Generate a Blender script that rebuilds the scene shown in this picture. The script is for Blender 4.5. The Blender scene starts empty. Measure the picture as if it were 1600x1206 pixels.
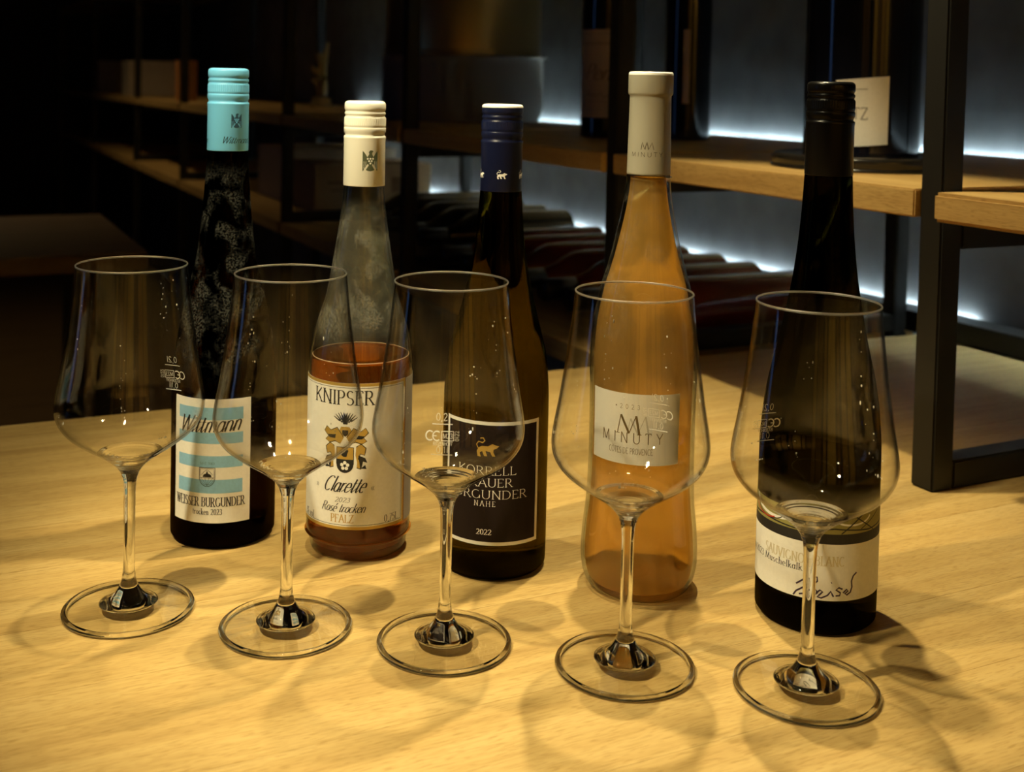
import bpy, bmesh, math, random
from mathutils import Matrix, Vector
from mathutils.geometry import tessellate_polygon
random.seed(7)
PI = math.pi
scene = bpy.context.scene
col = scene.collection

# ------------------------------------------------------------------ camera
cam_d = bpy.data.cameras.new('camera')
cam = bpy.data.objects.new('camera', cam_d)
col.objects.link(cam)
scene.camera = cam
cam_d.sensor_width = 36.0
cam_d.sensor_fit = 'HORIZONTAL'
cam_d.lens = 1809.22 * 36.0 / 1600.0
cam_d.shift_x = (800 - 758.57) / 1600.0
cam_d.shift_y = (201.41 - 603) / 1600.0
cam_d.clip_start = 0.02
cam_d.dof.use_dof = True
cam_d.dof.focus_distance = 0.765
cam_d.dof.aperture_fstop = 9.0
_r = Vector((0.999767, 0.000809, 0.021561))
_u = Vector((-0.021576, 0.037500, 0.999064))
_f = Vector((0.0, 0.999296, -0.037509))
cam.matrix_world = Matrix(((_r.x, _u.x, -_f.x, 0), (_r.y, _u.y, -_f.y, 0), (_r.z, _u.z, -_f.z, 0.34427), (0, 0, 0, 1)))

# ------------------------------------------------------------------ world, exposure
world = bpy.data.worlds.new('world')
scene.world = world
world.use_nodes = True
world.node_tree.nodes['Background'].inputs[0].default_value = (0.010, 0.008, 0.005, 1)
world.node_tree.nodes['Background'].inputs[1].default_value = 0.15
vs = scene.view_settings
vs.view_transform = 'Standard'
vs.look = 'None'
vs.exposure = 0.0
vs.gamma = 1.0
vs.use_curve_mapping = False
cy = scene.cycles
cy.use_denoising = True
cy.use_light_tree = False
cy.use_adaptive_sampling = True
cy.adaptive_threshold = 0.03
cy.max_bounces = 14
cy.transmission_bounces = 14
cy.glossy_bounces = 5
cy.diffuse_bounces = 3
cy.transparent_max_bounces = 24
cy.sample_clamp_indirect = 4.0
cy.blur_glossy = 0.2
cy.caustics_reflective = True
cy.caustics_refractive = True

LAMP_WARM = (1.0, 0.86, 0.51)
# pendant lamp positions over the tasting table: (x, y, z of bulb, watts)
PENDANTS = [(-0.16, 0.80, 0.98, 17.0), (0.15, 0.98, 0.98, 34.0), (-0.48, 0.36, 0.98, 54.0)]

# ------------------------------------------------------------------ helpers
def empty(name, loc=(0, 0, 0), rz=0.0):
    o = bpy.data.objects.new(name, None)
    o.empty_display_size = 0.05
    o.location = loc
    o.rotation_euler = (0, 0, rz)
    col.objects.link(o)
    return o

def tag(o, label=None, cat=None, group=None, kind=None):
    if label: o['label'] = label
    if cat: o['category'] = cat
    if group: o['group'] = group
    if kind: o['kind'] = kind
    return o

def mk(name, verts, faces, mat=None, parent=None, smooth=True, mats=None, midx=None):
    me = bpy.data.meshes.new(name)
    me.from_pydata([tuple(v) for v in verts], [], faces)
    me.validate()
    me.update()
    if mats:
        for m in mats: me.materials.append(m)
        if midx: me.polygons.foreach_set('material_index', midx)
    elif mat: me.materials.append(mat)
    if smooth: me.polygons.foreach_set('use_smooth', [True] * len(me.polygons))
    o = bpy.data.objects.new(name, me)
    col.objects.link(o)
    if parent: o.parent = parent
    return o

def spline(pts, n=6):
    """Catmull-Rom through (r, z) points."""
    out = []
    P = [pts[0]] + list(pts) + [pts[-1]]
    for i in range(1, len(P) - 2):
        p0, p1, p2, p3 = P[i - 1], P[i], P[i + 1], P[i + 2]
        for k in range(n):
            t = k / n
            out.append(tuple(0.5 * ((2 * p1[j]) + (-p0[j] + p2[j]) * t + (2 * p0[j] - 5 * p1[j] + 4 * p2[j] - p3[j]) * t * t
                             + (-p0[j] + 3 * p1[j] - 3 * p2[j] + p3[j]) * t ** 3) for j in (0, 1)))
    out.append(pts[-1])
    return out

def lathe(prof, seg=64, mod=None, c=(0, 0)):
    """prof: list of (r, z); r == 0 at an end closes to a point. Runs so that normals face out when
    the profile goes bottom to top on the outside."""
    verts, faces, rings = [], [], []
    for k, (r, z) in enumerate(prof):
        if r < 1e-7:
            rings.append([len(verts)]); verts.append((c[0], c[1], z))
        else:
            ring = []
            for s in range(seg):
                a = 2 * PI * s / seg
                rr = r if mod is None else mod(k, a, r)
                ring.append(len(verts)); verts.append((c[0] + rr * math.cos(a), c[1] + rr * math.sin(a), z))
            rings.append(ring)
    for A, B in zip(rings[:-1], rings[1:]):
        for s in range(seg):
            t = (s + 1) % seg
            if len(A) == 1 and len(B) == 1: continue
            if len(A) == 1: faces.append((A[0], B[t], B[s]))
            elif len(B) == 1: faces.append((A[s], A[t], B[0]))
            else: faces.append((A[s], A[t], B[t], B[s]))
    return verts, faces

def box_geo(x0, x1, y0, y1, z0, z1, bev=0.0):
    bm = bmesh.new()
    bmesh.ops.create_cube(bm, size=1)
    for v in bm.verts:
        v.co = Vector(((x0 + x1) / 2 + v.co.x * (x1 - x0), (y0 + y1) / 2 + v.co.y * (y1 - y0), (z0 + z1) / 2 + v.co.z * (z1 - z0)))
    if bev > 0:
        bmesh.ops.bevel(bm, geom=list(bm.edges), offset=bev, segments=2, affect='EDGES')
    return bm

def bm_obj(name, bm, mat, parent=None, smooth=False):
    me = bpy.data.meshes.new(name)
    bmesh.ops.recalc_face_normals(bm, faces=bm.faces)
    bm.to_mesh(me); bm.free()
    me.materials.append(mat)
    if smooth: me.polygons.foreach_set('use_smooth', [True] * len(me.polygons))
    o = bpy.data.objects.new(name, me)
    col.objects.link(o)
    if parent: o.parent = parent
    return o

def box(name, x0, x1, y0, y1, z0, z1, mat, parent=None, bev=0.0):
    return bm_obj(name, box_geo(x0, x1, y0, y1, z0, z1, bev), mat, parent)

def boxes(name, lst, mat, parent=None, bev=0.0):
    """several bars of one welded frame in one mesh"""
    bm = bmesh.new()
    for b in lst:
        t = box_geo(*b, bev)
        me = bpy.data.meshes.new('t'); t.to_mesh(me); t.free(); bm.from_mesh(me); bpy.data.meshes.remove(me)
    return bm_obj(name, bm, mat, parent)

def tree_copy(o, parent=None):
    c = o.copy(); col.objects.link(c); c.parent = parent
    for ch in o.children: tree_copy(ch, c)
    return c

# ------------------------------------------------------------------ materials
def new_mat(name):
    m = bpy.data.materials.new(name); m.use_nodes = True
    nt = m.node_tree
    return m, nt, nt.nodes, nt.links, nt.nodes['Principled BSDF']

def pmat(name, color, rough=0.5, metal=0.0, trans=0.0, ior=1.5, coat=0.0, spec=0.5, emis=None, estr=0.0, noise=0.0, nscale=60.0, bump=0.0):
    m, nt, N, L, p = new_mat(name)
    p.inputs['Base Color'].default_value = (*color, 1)
    p.inputs['Roughness'].default_value = rough
    p.inputs['Metallic'].default_value = metal
    p.inputs['Transmission Weight'].default_value = trans
    p.inputs['IOR'].default_value = ior
    p.inputs['Coat Weight'].default_value = coat
    p.inputs['Specular IOR Level'].default_value = spec
    if emis:
        p.inputs['Emission Color'].default_value = (*emis, 1)
        p.inputs['Emission Strength'].default_value = estr
    if noise or bump:
        tc = N.new('ShaderNodeTexCoord'); n = N.new('ShaderNodeTexNoise')
        n.inputs['Scale'].default_value = nscale; n.inputs['Detail'].default_value = 5
        L.new(tc.outputs['Object'], n.inputs['Vector'])
        if noise:
            mx = N.new('ShaderNodeMix'); mx.data_type = 'RGBA'; mx.blend_type = 'MULTIPLY'
            mx.inputs[0].default_value = 1.0
            mx.inputs[6].default_value = (*color, 1)
            rp = N.new('ShaderNodeValToRGB')
            rp.color_ramp.elements[0].position = 0.3; rp.color_ramp.elements[1].position = 0.7
            rp.color_ramp.elements[0].color = (1 - noise,) * 3 + (1,); rp.color_ramp.elements[1].color = (1, 1, 1, 1)
            L.new(n.outputs['Fac'], rp.inputs[0]); L.new(rp.outputs[0], mx.inputs[7]); L.new(mx.outputs[2], p.inputs['Base Color'])
        if bump:
            b = N.new('ShaderNodeBump'); b.inputs['Strength'].default_value = bump; b.inputs['Distance'].default_value = 0.002
            L.new(n.outputs['Fac'], b.inputs['Height']); L.new(b.outputs[0], p.inputs['Normal'])
    return m

def glass_mat(name, color=(1, 1, 1), rough=0.0, ior=1.5):
    m = bpy.data.materials.new(name); m.use_nodes = True
    nt = m.node_tree; nt.nodes.clear()
    o = nt.nodes.new('ShaderNodeOutputMaterial'); g = nt.nodes.new('ShaderNodeBsdfGlass')
    g.inputs['Color'].default_value = (*color, 1); g.inputs['Roughness'].default_value = rough; g.inputs['IOR'].default_value = ior
    nt.links.new(g.outputs[0], o.inputs[0])
    return m

def wood_mat(name, c_dark, c_mid, c_light, rough=0.42, vary=0.08, scale=1.0, along='x'):
    m, nt, N, L, p = new_mat(name)
    tc = N.new('ShaderNodeTexCoord'); oi = N.new('ShaderNodeObjectInfo')
    off = N.new('ShaderNodeVectorMath'); off.operation = 'MULTIPLY_ADD'
    cmb = N.new('ShaderNodeCombineXYZ')
    mu = N.new('ShaderNodeMath'); mu.operation = 'MULTIPLY'; mu.inputs[1].default_value = 31.7
    L.new(oi.outputs['Random'], mu.inputs[0])
    L.new(mu.outputs[0], cmb.inputs[0]); L.new(mu.outputs[0], cmb.inputs[1]); L.new(mu.outputs[0], cmb.inputs[2])
    off.inputs[1].default_value = (1, 1, 1)
    L.new(tc.outputs['Object'], off.inputs[0]); L.new(cmb.outputs[0], off.inputs[2])
    def nz(sx, sy, det, dist=0.0, rgh=0.6):
        mp = N.new('ShaderNodeMapping'); mp.inputs['Scale'].default_value = (sx * scale, sy * scale, sy * scale) if along == 'x' else (sy * scale, sx * scale, sy * scale)
        n = N.new('ShaderNodeTexNoise'); n.inputs['Scale'].default_value = 1.0; n.inputs['Detail'].default_value = det
        n.inputs['Distortion'].default_value = dist; n.inputs['Roughness'].default_value = rgh
        L.new(off.outputs[0], mp.inputs[0]); L.new(mp.outputs[0], n.inputs['Vector'])
        return n
    n1 = nz(2.6, 42, 3, 0.6)
    n2 = nz(40, 560, 1)
    n3 = nz(130, 1300, 0)
    r1 = N.new('ShaderNodeValToRGB'); e = r1.color_ramp.elements
    e[0].position = 0.28; e[0].color = (*c_dark, 1); e[1].position = 0.75; e[1].color = (*c_light, 1)
    k = e.new(0.5); k.color = (*c_mid, 1)
    L.new(n1.outputs['Fac'], r1.inputs[0])
    r2 = N.new('ShaderNodeValToRGB'); e = r2.color_ramp.elements
    e[0].position = 0.30; e[0].color = (0.86, 0.84, 0.78, 1); e[1].position = 0.55; e[1].color = (1, 1, 1, 1)
    L.new(n2.outputs['Fac'], r2.inputs[0])
    r3 = N.new('ShaderNodeValToRGB'); e = r3.color_ramp.elements
    e[0].position = 0.28; e[0].color = (0.72, 0.66, 0.56, 1); e[1].position = 0.42; e[1].color = (1, 1, 1, 1)
    L.new(n3.outputs['Fac'], r3.inputs[0])
    def mul(a, b, f):
        mx = N.new('ShaderNodeMix'); mx.data_type = 'RGBA'; mx.blend_type = 'MULTIPLY'; mx.inputs[0].default_value = f
        L.new(a, mx.inputs[6]); L.new(b, mx.inputs[7]); return mx.outputs[2]
    c = mul(mul(r1.outputs[0], r2.outputs[0], 0.9), r3.outputs[0], 0.7)
    rv = N.new('ShaderNodeValToRGB'); e = rv.color_ramp.elements
    e[0].color = (1 - vary, 1 - vary * 1.15, 1 - vary * 1.3, 1); e[1].color = (1, 1, 1, 1)
    L.new(oi.outputs['Random'], rv.inputs[0])
    c = mul(c, rv.outputs[0], 1.0)
    L.new(c, p.inputs['Base Color'])
    p.inputs['Roughness'].default_value = rough
    p.inputs['Specular IOR Level'].default_value = 0.35
    return m

M_TABLE = wood_mat('beech_table', (0.44, 0.28, 0.095), (0.54, 0.362, 0.13), (0.615, 0.435, 0.175))
M_SHELF = wood_mat('oiled_shelf_wood', (0.42, 0.25, 0.08), (0.52, 0.33, 0.115), (0.60, 0.41, 0.155), rough=0.5, along='y')
M_STEEL = pmat('black_steel', (0.014, 0.013, 0.011), rough=0.45, spec=0.3)
M_GLASS = glass_mat('crystal_glass', (0.992, 0.995, 0.99), 0.0, 1.5)
def sheet_glass(name):
    """flat sheet glass: clear with a Fresnel reflection on each face"""
    m = bpy.data.materials.new(name); m.use_nodes = True
    nt = m.node_tree; nt.nodes.clear(); N, L = nt.nodes, nt.links
    o = N.new('ShaderNodeOutputMaterial'); t = N.new('ShaderNodeBsdfTransparent'); g = N.new('ShaderNodeBsdfGlossy')
    g.inputs['Roughness'].default_value = 0.0
    lw = N.new('ShaderNodeLayerWeight'); lw.inputs['Blend'].default_value = 0.5
    pw = N.new('ShaderNodeMath'); pw.operation = 'POWER'; pw.inputs[1].default_value = 5.0
    ma = N.new('ShaderNodeMath'); ma.operation = 'MULTIPLY_ADD'; ma.inputs[1].default_value = 0.96; ma.inputs[2].default_value = 0.04
    cr = N.new('ShaderNodeValToRGB'); e = cr.color_ramp.elements
    e[0].position = 0.0; e[0].color = (0.993, 0.994, 0.990, 1); e[1].position = 1.0; e[1].color = (0.34, 0.33, 0.30, 1)
    k_ = e.new(0.72); k_.color = (0.975, 0.975, 0.965, 1)
    L.new(lw.outputs['Facing'], cr.inputs[0]); L.new(cr.outputs[0], t.inputs['Color'])
    mx = N.new('ShaderNodeMixShader')
    L.new(lw.outputs['Facing'], pw.inputs[0]); L.new(pw.outputs[0], ma.inputs[0]); L.new(ma.outputs[0], mx.inputs[0])
    L.new(t.outputs[0], mx.inputs[1]); L.new(g.outputs[0], mx.inputs[2]); L.new(mx.outputs[0], o.inputs[0])
    return m
M_SHEET = sheet_glass('foot_glass')
M_LIP = glass_mat('lip_glass', (1, 1, 1), 0.38, 1.5)
M_ETCH = pmat('etched_print', (0.92, 0.90, 0.84), rough=0.7)

# ------------------------------------------------------------------ stroke lettering
def E(cx, cy_, rx, ry, a0, a1, n=12):
    return [(cx + rx * math.cos(math.radians(a0 + (a1 - a0) * k / n)), cy_ + ry * math.sin(math.radians(a0 + (a1 - a0) * k / n))) for k in range(n + 1)]
ST = [(.1, 0), (.1, 1)]
GL = {
 'A': (.80, [[(.03, 0), (.40, 1)], [(.40, 1), (.77, 0)], [(.17, .36), (.63, .36)]]),
 'B': (.68, [ST, [(.1, 1)] + E(.35, .76, .22, .24, 90, -90) + [(.1, .52)], [(.1, .52)] + E(.36, .26, .26, .26, 90, -90) + [(.1, 0)]]),
 'C': (.76, [E(.43, .5, .37, .5, 48, 312, 20)]),
 'D': (.82, [ST, [(.1, 1)] + E(.33, .5, .41, .5, 90, -90, 16) + [(.1, 0)]]),
 'E': (.62, [ST, [(.1, 1), (.55, 1), (.55, .86)], [(.1, .52), (.46, .52)], [(.1, 0), (.57, 0), (.57, .15)]]),
 'F': (.58, [ST, [(.1, 1), (.55, 1), (.55, .86)], [(.1, .52), (.46, .52)]]),
 'G': (.84, [E(.43, .5, .37, .5, 48, 330, 20), [(.76, .42), (.76, .06)]]),
 'H': (.84, [ST, [(.72, 0), (.72, 1)], [(.1, .52), (.72, .52)]]),
 'I': (.28, [[(.14, 0), (.14, 1)]]),
 'K': (.74, [ST, [(.66, 1), (.14, .42)], [(.28, .58), (.70, 0)]]),
 'L': (.58, [ST, [(.1, 0), (.54, 0), (.54, .16)]]),
 'M': (.98, [[(.1, 0), (.14, 1)], [(.14, 1), (.48, .06)], [(.48, .06), (.82, 1)], [(.82, 1), (.88, 0)]]),
 'N': (.84, [[(.12, 0), (.12, 1)], [(.12, 1), (.72, 0)], [(.72, 0), (.72, 1)]]),
 'O': (.86, [E(.43, .5, .37, .5, 0, 360, 28)]),
 'P': (.62, [ST, [(.1, 1)] + E(.33, .74, .23, .26, 90, -90) + [(.1, .48)]]),
 'R': (.72, [ST, [(.1, 1)] + E(.33, .75, .22, .25, 90, -90) + [(.1, .5)], [(.32, .5), (.68, 0)]]),
 'S': (.60, [E(.31, .745, .22, .255, 35, 270, 12) + E(.29, .245, .25, .245, 90, -145, 12)[1:]]),
 'T': (.68, [[(.34, 0), (.34, 1)], [(.04, .86), (.04, 1), (.64, 1), (.64, .86)]]),
 'U': (.80, [[(.1, 1), (.1, .35)] + E(.40, .32, .30, .32, 180, 360) + [(.70, 1)]]),
 'V': (.76, [[(.03, 1), (.38, 0)], [(.38, 0), (.73, 1)]]),
 'W': (1.08, [[(.03, 1), (.30, 0)], [(.30, 0), (.54, 1)], [(.54, 1), (.78, 0)], [(.78, 0), (1.05, 1)]]),
 'Y': (.72, [[(.03, 1), (.36, .48)], [(.69, 1), (.36, .48)], [(.36, .48), (.36, 0)]]),
 'Z': (.66, [[(.06, .86), (.06, 1), (.60, 1)], [(.60, 1), (.04, 0)], [(.04, 0), (.62, 0), (.62, .15)]]),
 '0': (.62, [E(.31, .5, .25, .5, 0, 360, 24)]),
 '1': (.40, [[(.08, .84), (.22, 1), (.22, 0)]]),
 '2': (.60, [E(.29, .73, .23, .27, 160, -35, 12) + [(.06, 0)], [(.06, 0), (.54, 0), (.55, .14)]]),
 '3': (.58, [E(.27, .755, .20, .245, 150, -90, 12) + E(.26, .255, .25, .255, 90, -150, 12)[1:]]),
 '5': (.58, [[(.5, 1), (.14, 1), (.1, .54)] + E(.27, .32, .25, .32, 125, -145, 14)]),
 '6': (.60, [E(.31, .31, .24, .31, 0, 360, 20), [(.07, .36)] + E(.42, .42, .36, .58, 175, 95, 8)]),
 '7': (.56, [[(.05, 1), (.52, 1), (.2, 0)]]),
 '8': (.60, [E(.30, .755, .19, .245, 0, 360, 18), E(.30, .255, .24, .255, 0, 360, 18)]),
 'a': (.56, [E(.26, .3, .21, .31, 35, 325, 16), [(.46, .6), (.46, .08), (.54, .0)]]),
 'c': (.50, [E(.27, .31, .22, .31, 45, 315, 16)]),
 'e': (.54, [[(.06, .33), (.48, .33)] + E(.27, .31, .22, .31, 5, 310, 16)]),
 'h': (.60, [[(.1, 0), (.1, 1.02)], [(.1, .42)] + E(.29, .42, .18, .2, 160, 0, 8) + [(.47, 0)]]),
 'i': (.26, [[(.13, 0), (.13, .6)], [(.13, .8), (.13, .88)]]),
 'k': (.56, [[(.1, 0), (.1, 1.02)], [(.46, .6), (.12, .28)], [(.22, .36), (.50, 0)]]),
 'l': (.26, [[(.13, 0), (.13, 1.02)]]),
 'm': (.88, [[(.1, 0), (.1, .6)], [(.1, .42)] + E(.27, .42, .16, .2, 160, 0, 8) + [(.43, 0)], [(.43, .42)] + E(.60, .42, .17, .2, 160, 0, 8) + [(.77, 0)]]),
 'n': (.60, [[(.1, 0), (.1, .6)], [(.1, .42)] + E(.29, .42, .18, .2, 160, 0, 8) + [(.47, 0)]]),
 'o': (.56, [E(.28, .31, .22, .31, 0, 360, 20)]),
 'r': (.42, [[(.1, 0), (.1, .6)], [(.1, .40)] + E(.30, .40, .18, .2, 165, 60, 6)]),
 's': (.46, [E(.24, .46, .15, .15, 40, 270, 8) + E(.22, .155, .18, .155, 90, -145, 10)[1:]]),
 't': (.38, [[(.16, .86), (.16, .14)] + E(.27, .13, .11, .13, 180, 290, 5), [(.03, .6), (.34, .6)]]),
 'u': (.60, [[(.1, .6), (.1, .2)] + E(.28, .2, .18, .2, 180, 350, 8), [(.47, .6), (.47, 0)]]),
 'v': (.52, [[(.04, .6), (.26, 0)], [(.26, 0), (.48, .6)]]),
 ',': (.24, [[(.13, .06), (.12, -.06), (.06, -.18)]]),
 '-': (.40, [[(.06, .32), (.34, .32)]]),
 '*': (.40, [[(.2, .3), (.2, .7)], [(.03, .4), (.37, .6)], [(.03, .6), (.37, .4)]]),
 '%': (.80, [E(.2, .75, .14, .22, 0, 360, 14), E(.6, .25, .14, .22, 0, 360, 14), [(.14, 0), (.66, 1)]]),
 '>': (.50, [[(.04, .56), (.2, .32), (.04, .08)], [(.24, .56), (.4, .32), (.24, .08)]]),
 '<': (.50, [[(.2, .56), (.04, .32), (.2, .08)], [(.4, .56), (.24, .32), (.4, .08)]]),
 ' ': (.34, []),
}
GL['\u00e9'] = (GL['e'][0], GL['e'][1] + [[(.24, .74), (.38, .96)]])
GL['\u00d4'] = (GL['O'][0], GL['O'][1] + [[(.28, 1.1), (.43, 1.24), (.58, 1.1)]])

class Ink:
    """flat print: quads and triangles in label coordinates (u, v), metres"""
    def __init__(self): self.v = []; self.f = []; self.cuts = []
    def stroke(self, pts, wf):
        P = [pts[0]]
        for a, b in zip(pts[:-1], pts[1:]):
            d = math.hypot(b[0] - a[0], b[1] - a[1])
            if d < 1e-9: continue
            n = max(1, int(d / 0.0022))
            for k in range(1, n + 1): P.append((a[0] + (b[0] - a[0]) * k / n, a[1] + (b[1] - a[1]) * k / n))
        if len(P) < 2: return
        prev = None
        for i, p in enumerate(P):
            a = P[max(i - 1, 0)]; b = P[min(i + 1, len(P) - 1)]
            tx, ty = b[0] - a[0], b[1] - a[1]; l = math.hypot(tx, ty) or 1e-9; tx /= l; ty /= l
            w = wf(tx, ty, i / (len(P) - 1)) / 2
            q = len(self.v); self.v += [(p[0] - ty * w, p[1] + tx * w), (p[0] + ty * w, p[1] - tx * w)]
            if prev is not None: self.f.append((prev + 1, q + 1, q, prev))
            prev = q
    def poly(self, pts, mx=0.0013):
        """filled outline, cut fine enough to follow the curve of the bottle"""
        def tri(a, b, c):
            L3 = [math.dist(a, b), math.dist(b, c), math.dist(c, a)]; m = max(L3)
            if m <= mx:
                q = len(self.v); self.v += [a, b, c]; self.f.append((q, q + 1, q + 2)); return
            if m == L3[1]: a, b, c = b, c, a
            elif m == L3[2]: a, b, c = c, a, b
            h = ((a[0] + b[0]) / 2, (a[1] + b[1]) / 2)
            tri(a, h, c); tri(h, b, c)
        for t in tessellate_polygon([[Vector((x, y, 0)) for x, y in pts]]):
            a, b, c = (pts[k] for k in t)
            if (b[0] - a[0]) * (c[1] - a[1]) - (b[1] - a[1]) * (c[0] - a[0]) < 0: b, c = c, b
            tri(a, b, c)
    def rect(self, x0, x1, y0, y1, step=0.003):
        n = max(1, int((x1 - x0) / step))
        for k in range(n):
            a = x0 + (x1 - x0) * k / n; b = x0 + (x1 - x0) * (k + 1) / n; q = len(self.v)
            self.v += [(a, y0), (b, y0), (b, y1), (a, y1)]; self.f.append((q, q + 1, q + 2, q + 3))
    def line(self, pts, w): self.stroke(pts, lambda x, y, t: w)
    def text(self, s, x, y, h, width=None, style='serif', gap=0.10, shear=0.0, rot=0.0, bold=1.0, anchor='l'):
        """cap height h, baseline at (x, y); width scales the run to fit"""
        self.cuts.append((len(self.v), len(self.f)))
        tot = sum(GL[c][0] + gap for c in s) - gap
        sx = h if width is None else width / tot
        run = tot * sx
        ox = x - (run / 2 if anchor == 'c' else run if anchor == 'r' else 0)
        cr, sr = math.cos(rot), math.sin(rot)
        thick, thin = {'serif': (.135, .05), 'sans': (.085, .085), 'light': (.07, .07), 'script': (.085, .03)}[style]
        thick *= h * bold; thin *= h * bold
        def wf(tx, ty, t):
            k = abs(ty - shear * 0.0) ** 1.5
            return thin + (thick - thin) * k
        pen = 0.0
        last = None
        for c in s:
            adv, polys = GL[c]
            for pl in polys:
                Q = []
                for (px, py) in pl:
                    X = (pen + px) * sx + py * h * shear; Y = py * h
                    Q.append((ox + X * cr - Y * sr, y + X * sr + Y * cr))
                self.stroke(Q, wf)
                if style == 'serif' and len(pl) >= 2:
                    for e_, n_ in ((pl[0], pl[1]), (pl[-1], pl[-2])):
                        dx, dy = n_[0] - e_[0], n_[1] - e_[1]; l = math.hypot(dx, dy) or 1
                        if abs(dy) / l > .75 and (abs(e_[1]) < .01 or abs(e_[1] - 1) < .03 or abs(e_[1] - .6) < .001) and l > .2:
                            X = (pen + e_[0]) * sx; Y = e_[1] * h; w = .13 * h
                            Q = [(X - w + Y * shear, Y), (X + w + Y * shear, Y)]
                            Q = [(ox + a * cr - b * sr, y + a * sr + b * cr) for a, b in Q]
                            self.stroke(Q, lambda a, b, t: thin * 1.1)
            if style == 'script' and c.islower() and last and last.islower():
                X = pen * sx; Q = [(X - .10 * h, .03 * h), (X + .02 * h + .1 * h * shear, .16 * h), (X + .12 * h + .3 * h * shear, .36 * h)]
                Q = [(ox + a * cr - b * sr, y + a * sr + b * cr) for a, b in Q]
                self.stroke(Q, lambda a, b, t: thin)
            last = c
            pen += adv + gap
        return run

def interp(prof):
    P = sorted((z, r) for r, z in prof)
    def f(z):
        if z <= P[0][0]: return P[0][1]
        for (z0, r0), (z1, r1) in zip(P[:-1], P[1:]):
            if z <= z1: return r0 + (r1 - r0) * (z - z0) / max(z1 - z0, 1e-9)
        return P[-1][1]
    return f

def wrap(ink, rf, rref, off, uc=0.0, flip=1.0):
    out = []
    for (u, v) in ink.v:
        th = uc + flip * u / rref; r = rf(v) + off
        out.append((r * math.sin(th), -r * math.cos(th), v))
    return out

def print_on(name, ink, rf, rref, off, mat, parent, uc=0.0, flip=1.0):
    """print wrapped on a round surface; each line of lettering is a piece of its own"""
    P = wrap(ink, rf, rref, off, uc, flip)
    cuts = sorted(set([(0, 0)] + (ink.cuts if 'lettering' in name else []))) + [(len(ink.v), len(ink.f))]
    o = None
    for (v0, f0), (v1, f1) in zip(cuts[:-1], cuts[1:]):
        if f1 > f0:
            o = mk(name, P[v0:v1], [tuple(k - v0 for k in f) for f in ink.f[f0:f1]], mat, parent, smooth=False)
    return o

def patch(name, u0, u1, v0, v1, rf, rref, off, mat, parent, nu=40, nv=14, slant=0.0, thick=0.00012):
    """paper label: a thin curved sheet with real thickness following the bottle"""
    verts, faces = [], []
    for lay in (0, 1):
        for j in range(nv + 1):
            for i in range(nu + 1):
                u = u0 + (u1 - u0) * i / nu; v = v0 + (v1 - v0) * j / nv
                v += slant * (u - (u0 + u1) / 2)
                r = rf(v) + off - (thick if lay else 0); th = u / rref
                verts.append((r * math.sin(th), -r * math.cos(th), v))
    n = (nu + 1) * (nv + 1)
    for j in range(nv):
        for i in range(nu):
            a = j * (nu + 1) + i; b = a + 1; c = b + nu + 1; d = a + nu + 1
            faces.append((a, b, c, d)); faces.append((n + a, n + d, n + c, n + b))
    for i in range(nu):
        a, b = i, i + 1; faces.append((a, n + a, n + b, b))
        a, b = nv * (nu + 1) + i, nv * (nu + 1) + i + 1; faces.append((a, b, n + b, n + a))
    for j in range(nv):
        a, b = j * (nu + 1), (j + 1) * (nu + 1); faces.append((a, b, n + b, n + a))
        a, b = a + nu, b + nu; faces.append((a, n + a, n + b, b))
    o = mk(name, verts, faces, mat, parent, smooth=False)
    return o

# ------------------------------------------------------------------ rack / table frame: local x runs from the rack front to the wall, local y away along the rack
ORG = (0.393, 0.990, 0.0)
RZ = math.atan2(0.436, 0.9)
def W(a, b, z=0.0):
    c, s = math.cos(RZ), math.sin(RZ)
    return (ORG[0] - a * s + b * c, ORG[1] + a * c + b * s, z)

# ------------------------------------------------------------------ room
WALLB = 0.56
FLOOR = -0.88
CEIL = 1.85
M_PLASTER = pmat('dark_plaster', (0.15, 0.155, 0.16), rough=0.85, noise=0.35, nscale=14, bump=0.5)
M_BLACKWALL = pmat('black_wall', (0.02, 0.018, 0.015), rough=0.8)
M_FLOOR = wood_mat('dark_floor', (0.09, 0.05, 0.018), (0.12, 0.07, 0.026), (0.15, 0.09, 0.035), rough=0.75)
M_CEIL = pmat('dark_ceiling', (0.03, 0.028, 0.025), rough=0.9)
M_TANWALL = pmat('tan_panel', (0.52, 0.31, 0.06), rough=0.7)
M_TANDARK = pmat('brown_panel', (0.27, 0.14, 0.025), rough=0.7)
M_TANPALE = pmat('honey_panel', (0.70, 0.46, 0.09), rough=0.7)
room = dict(a0=-3.2, a1=8.2, b0=-3.4, b1=WALLB)
def wall(name, a0, a1, b0, b1, z0, z1, mat):
    o = box(name, b0, b1, a0, a1, z0, z1, mat)
    o.location = ORG; o.rotation_euler = (0, 0, RZ)
    tag(o, kind='structure'); return o
wall('floor', room['a0'], room['a1'], room['b0'], room['b1'], FLOOR - 0.1, FLOOR, M_FLOOR)
wall('ceiling', room['a0'], room['a1'], room['b0'], room['b1'], CEIL, CEIL + 0.1, M_CEIL)
wall('wall_right', room['a0'], room['a1'], room['b1'], room['b1'] + 0.1, FLOOR, CEIL, M_PLASTER)
wall('wall_back', room['a1'], room['a1'] + 0.1, room['b0'], room['b1'], FLOOR, CEIL, M_BLACKWALL)
wall('wall_left', room['a0'], room['a1'], room['b0'] - 0.1, room['b0'], FLOOR, CEIL, M_BLACKWALL)
wall('wall_front', room['a0'] - 0.1, room['a0'], room['b0'], room['b1'], FLOOR, CEIL, M_BLACKWALL)
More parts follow.
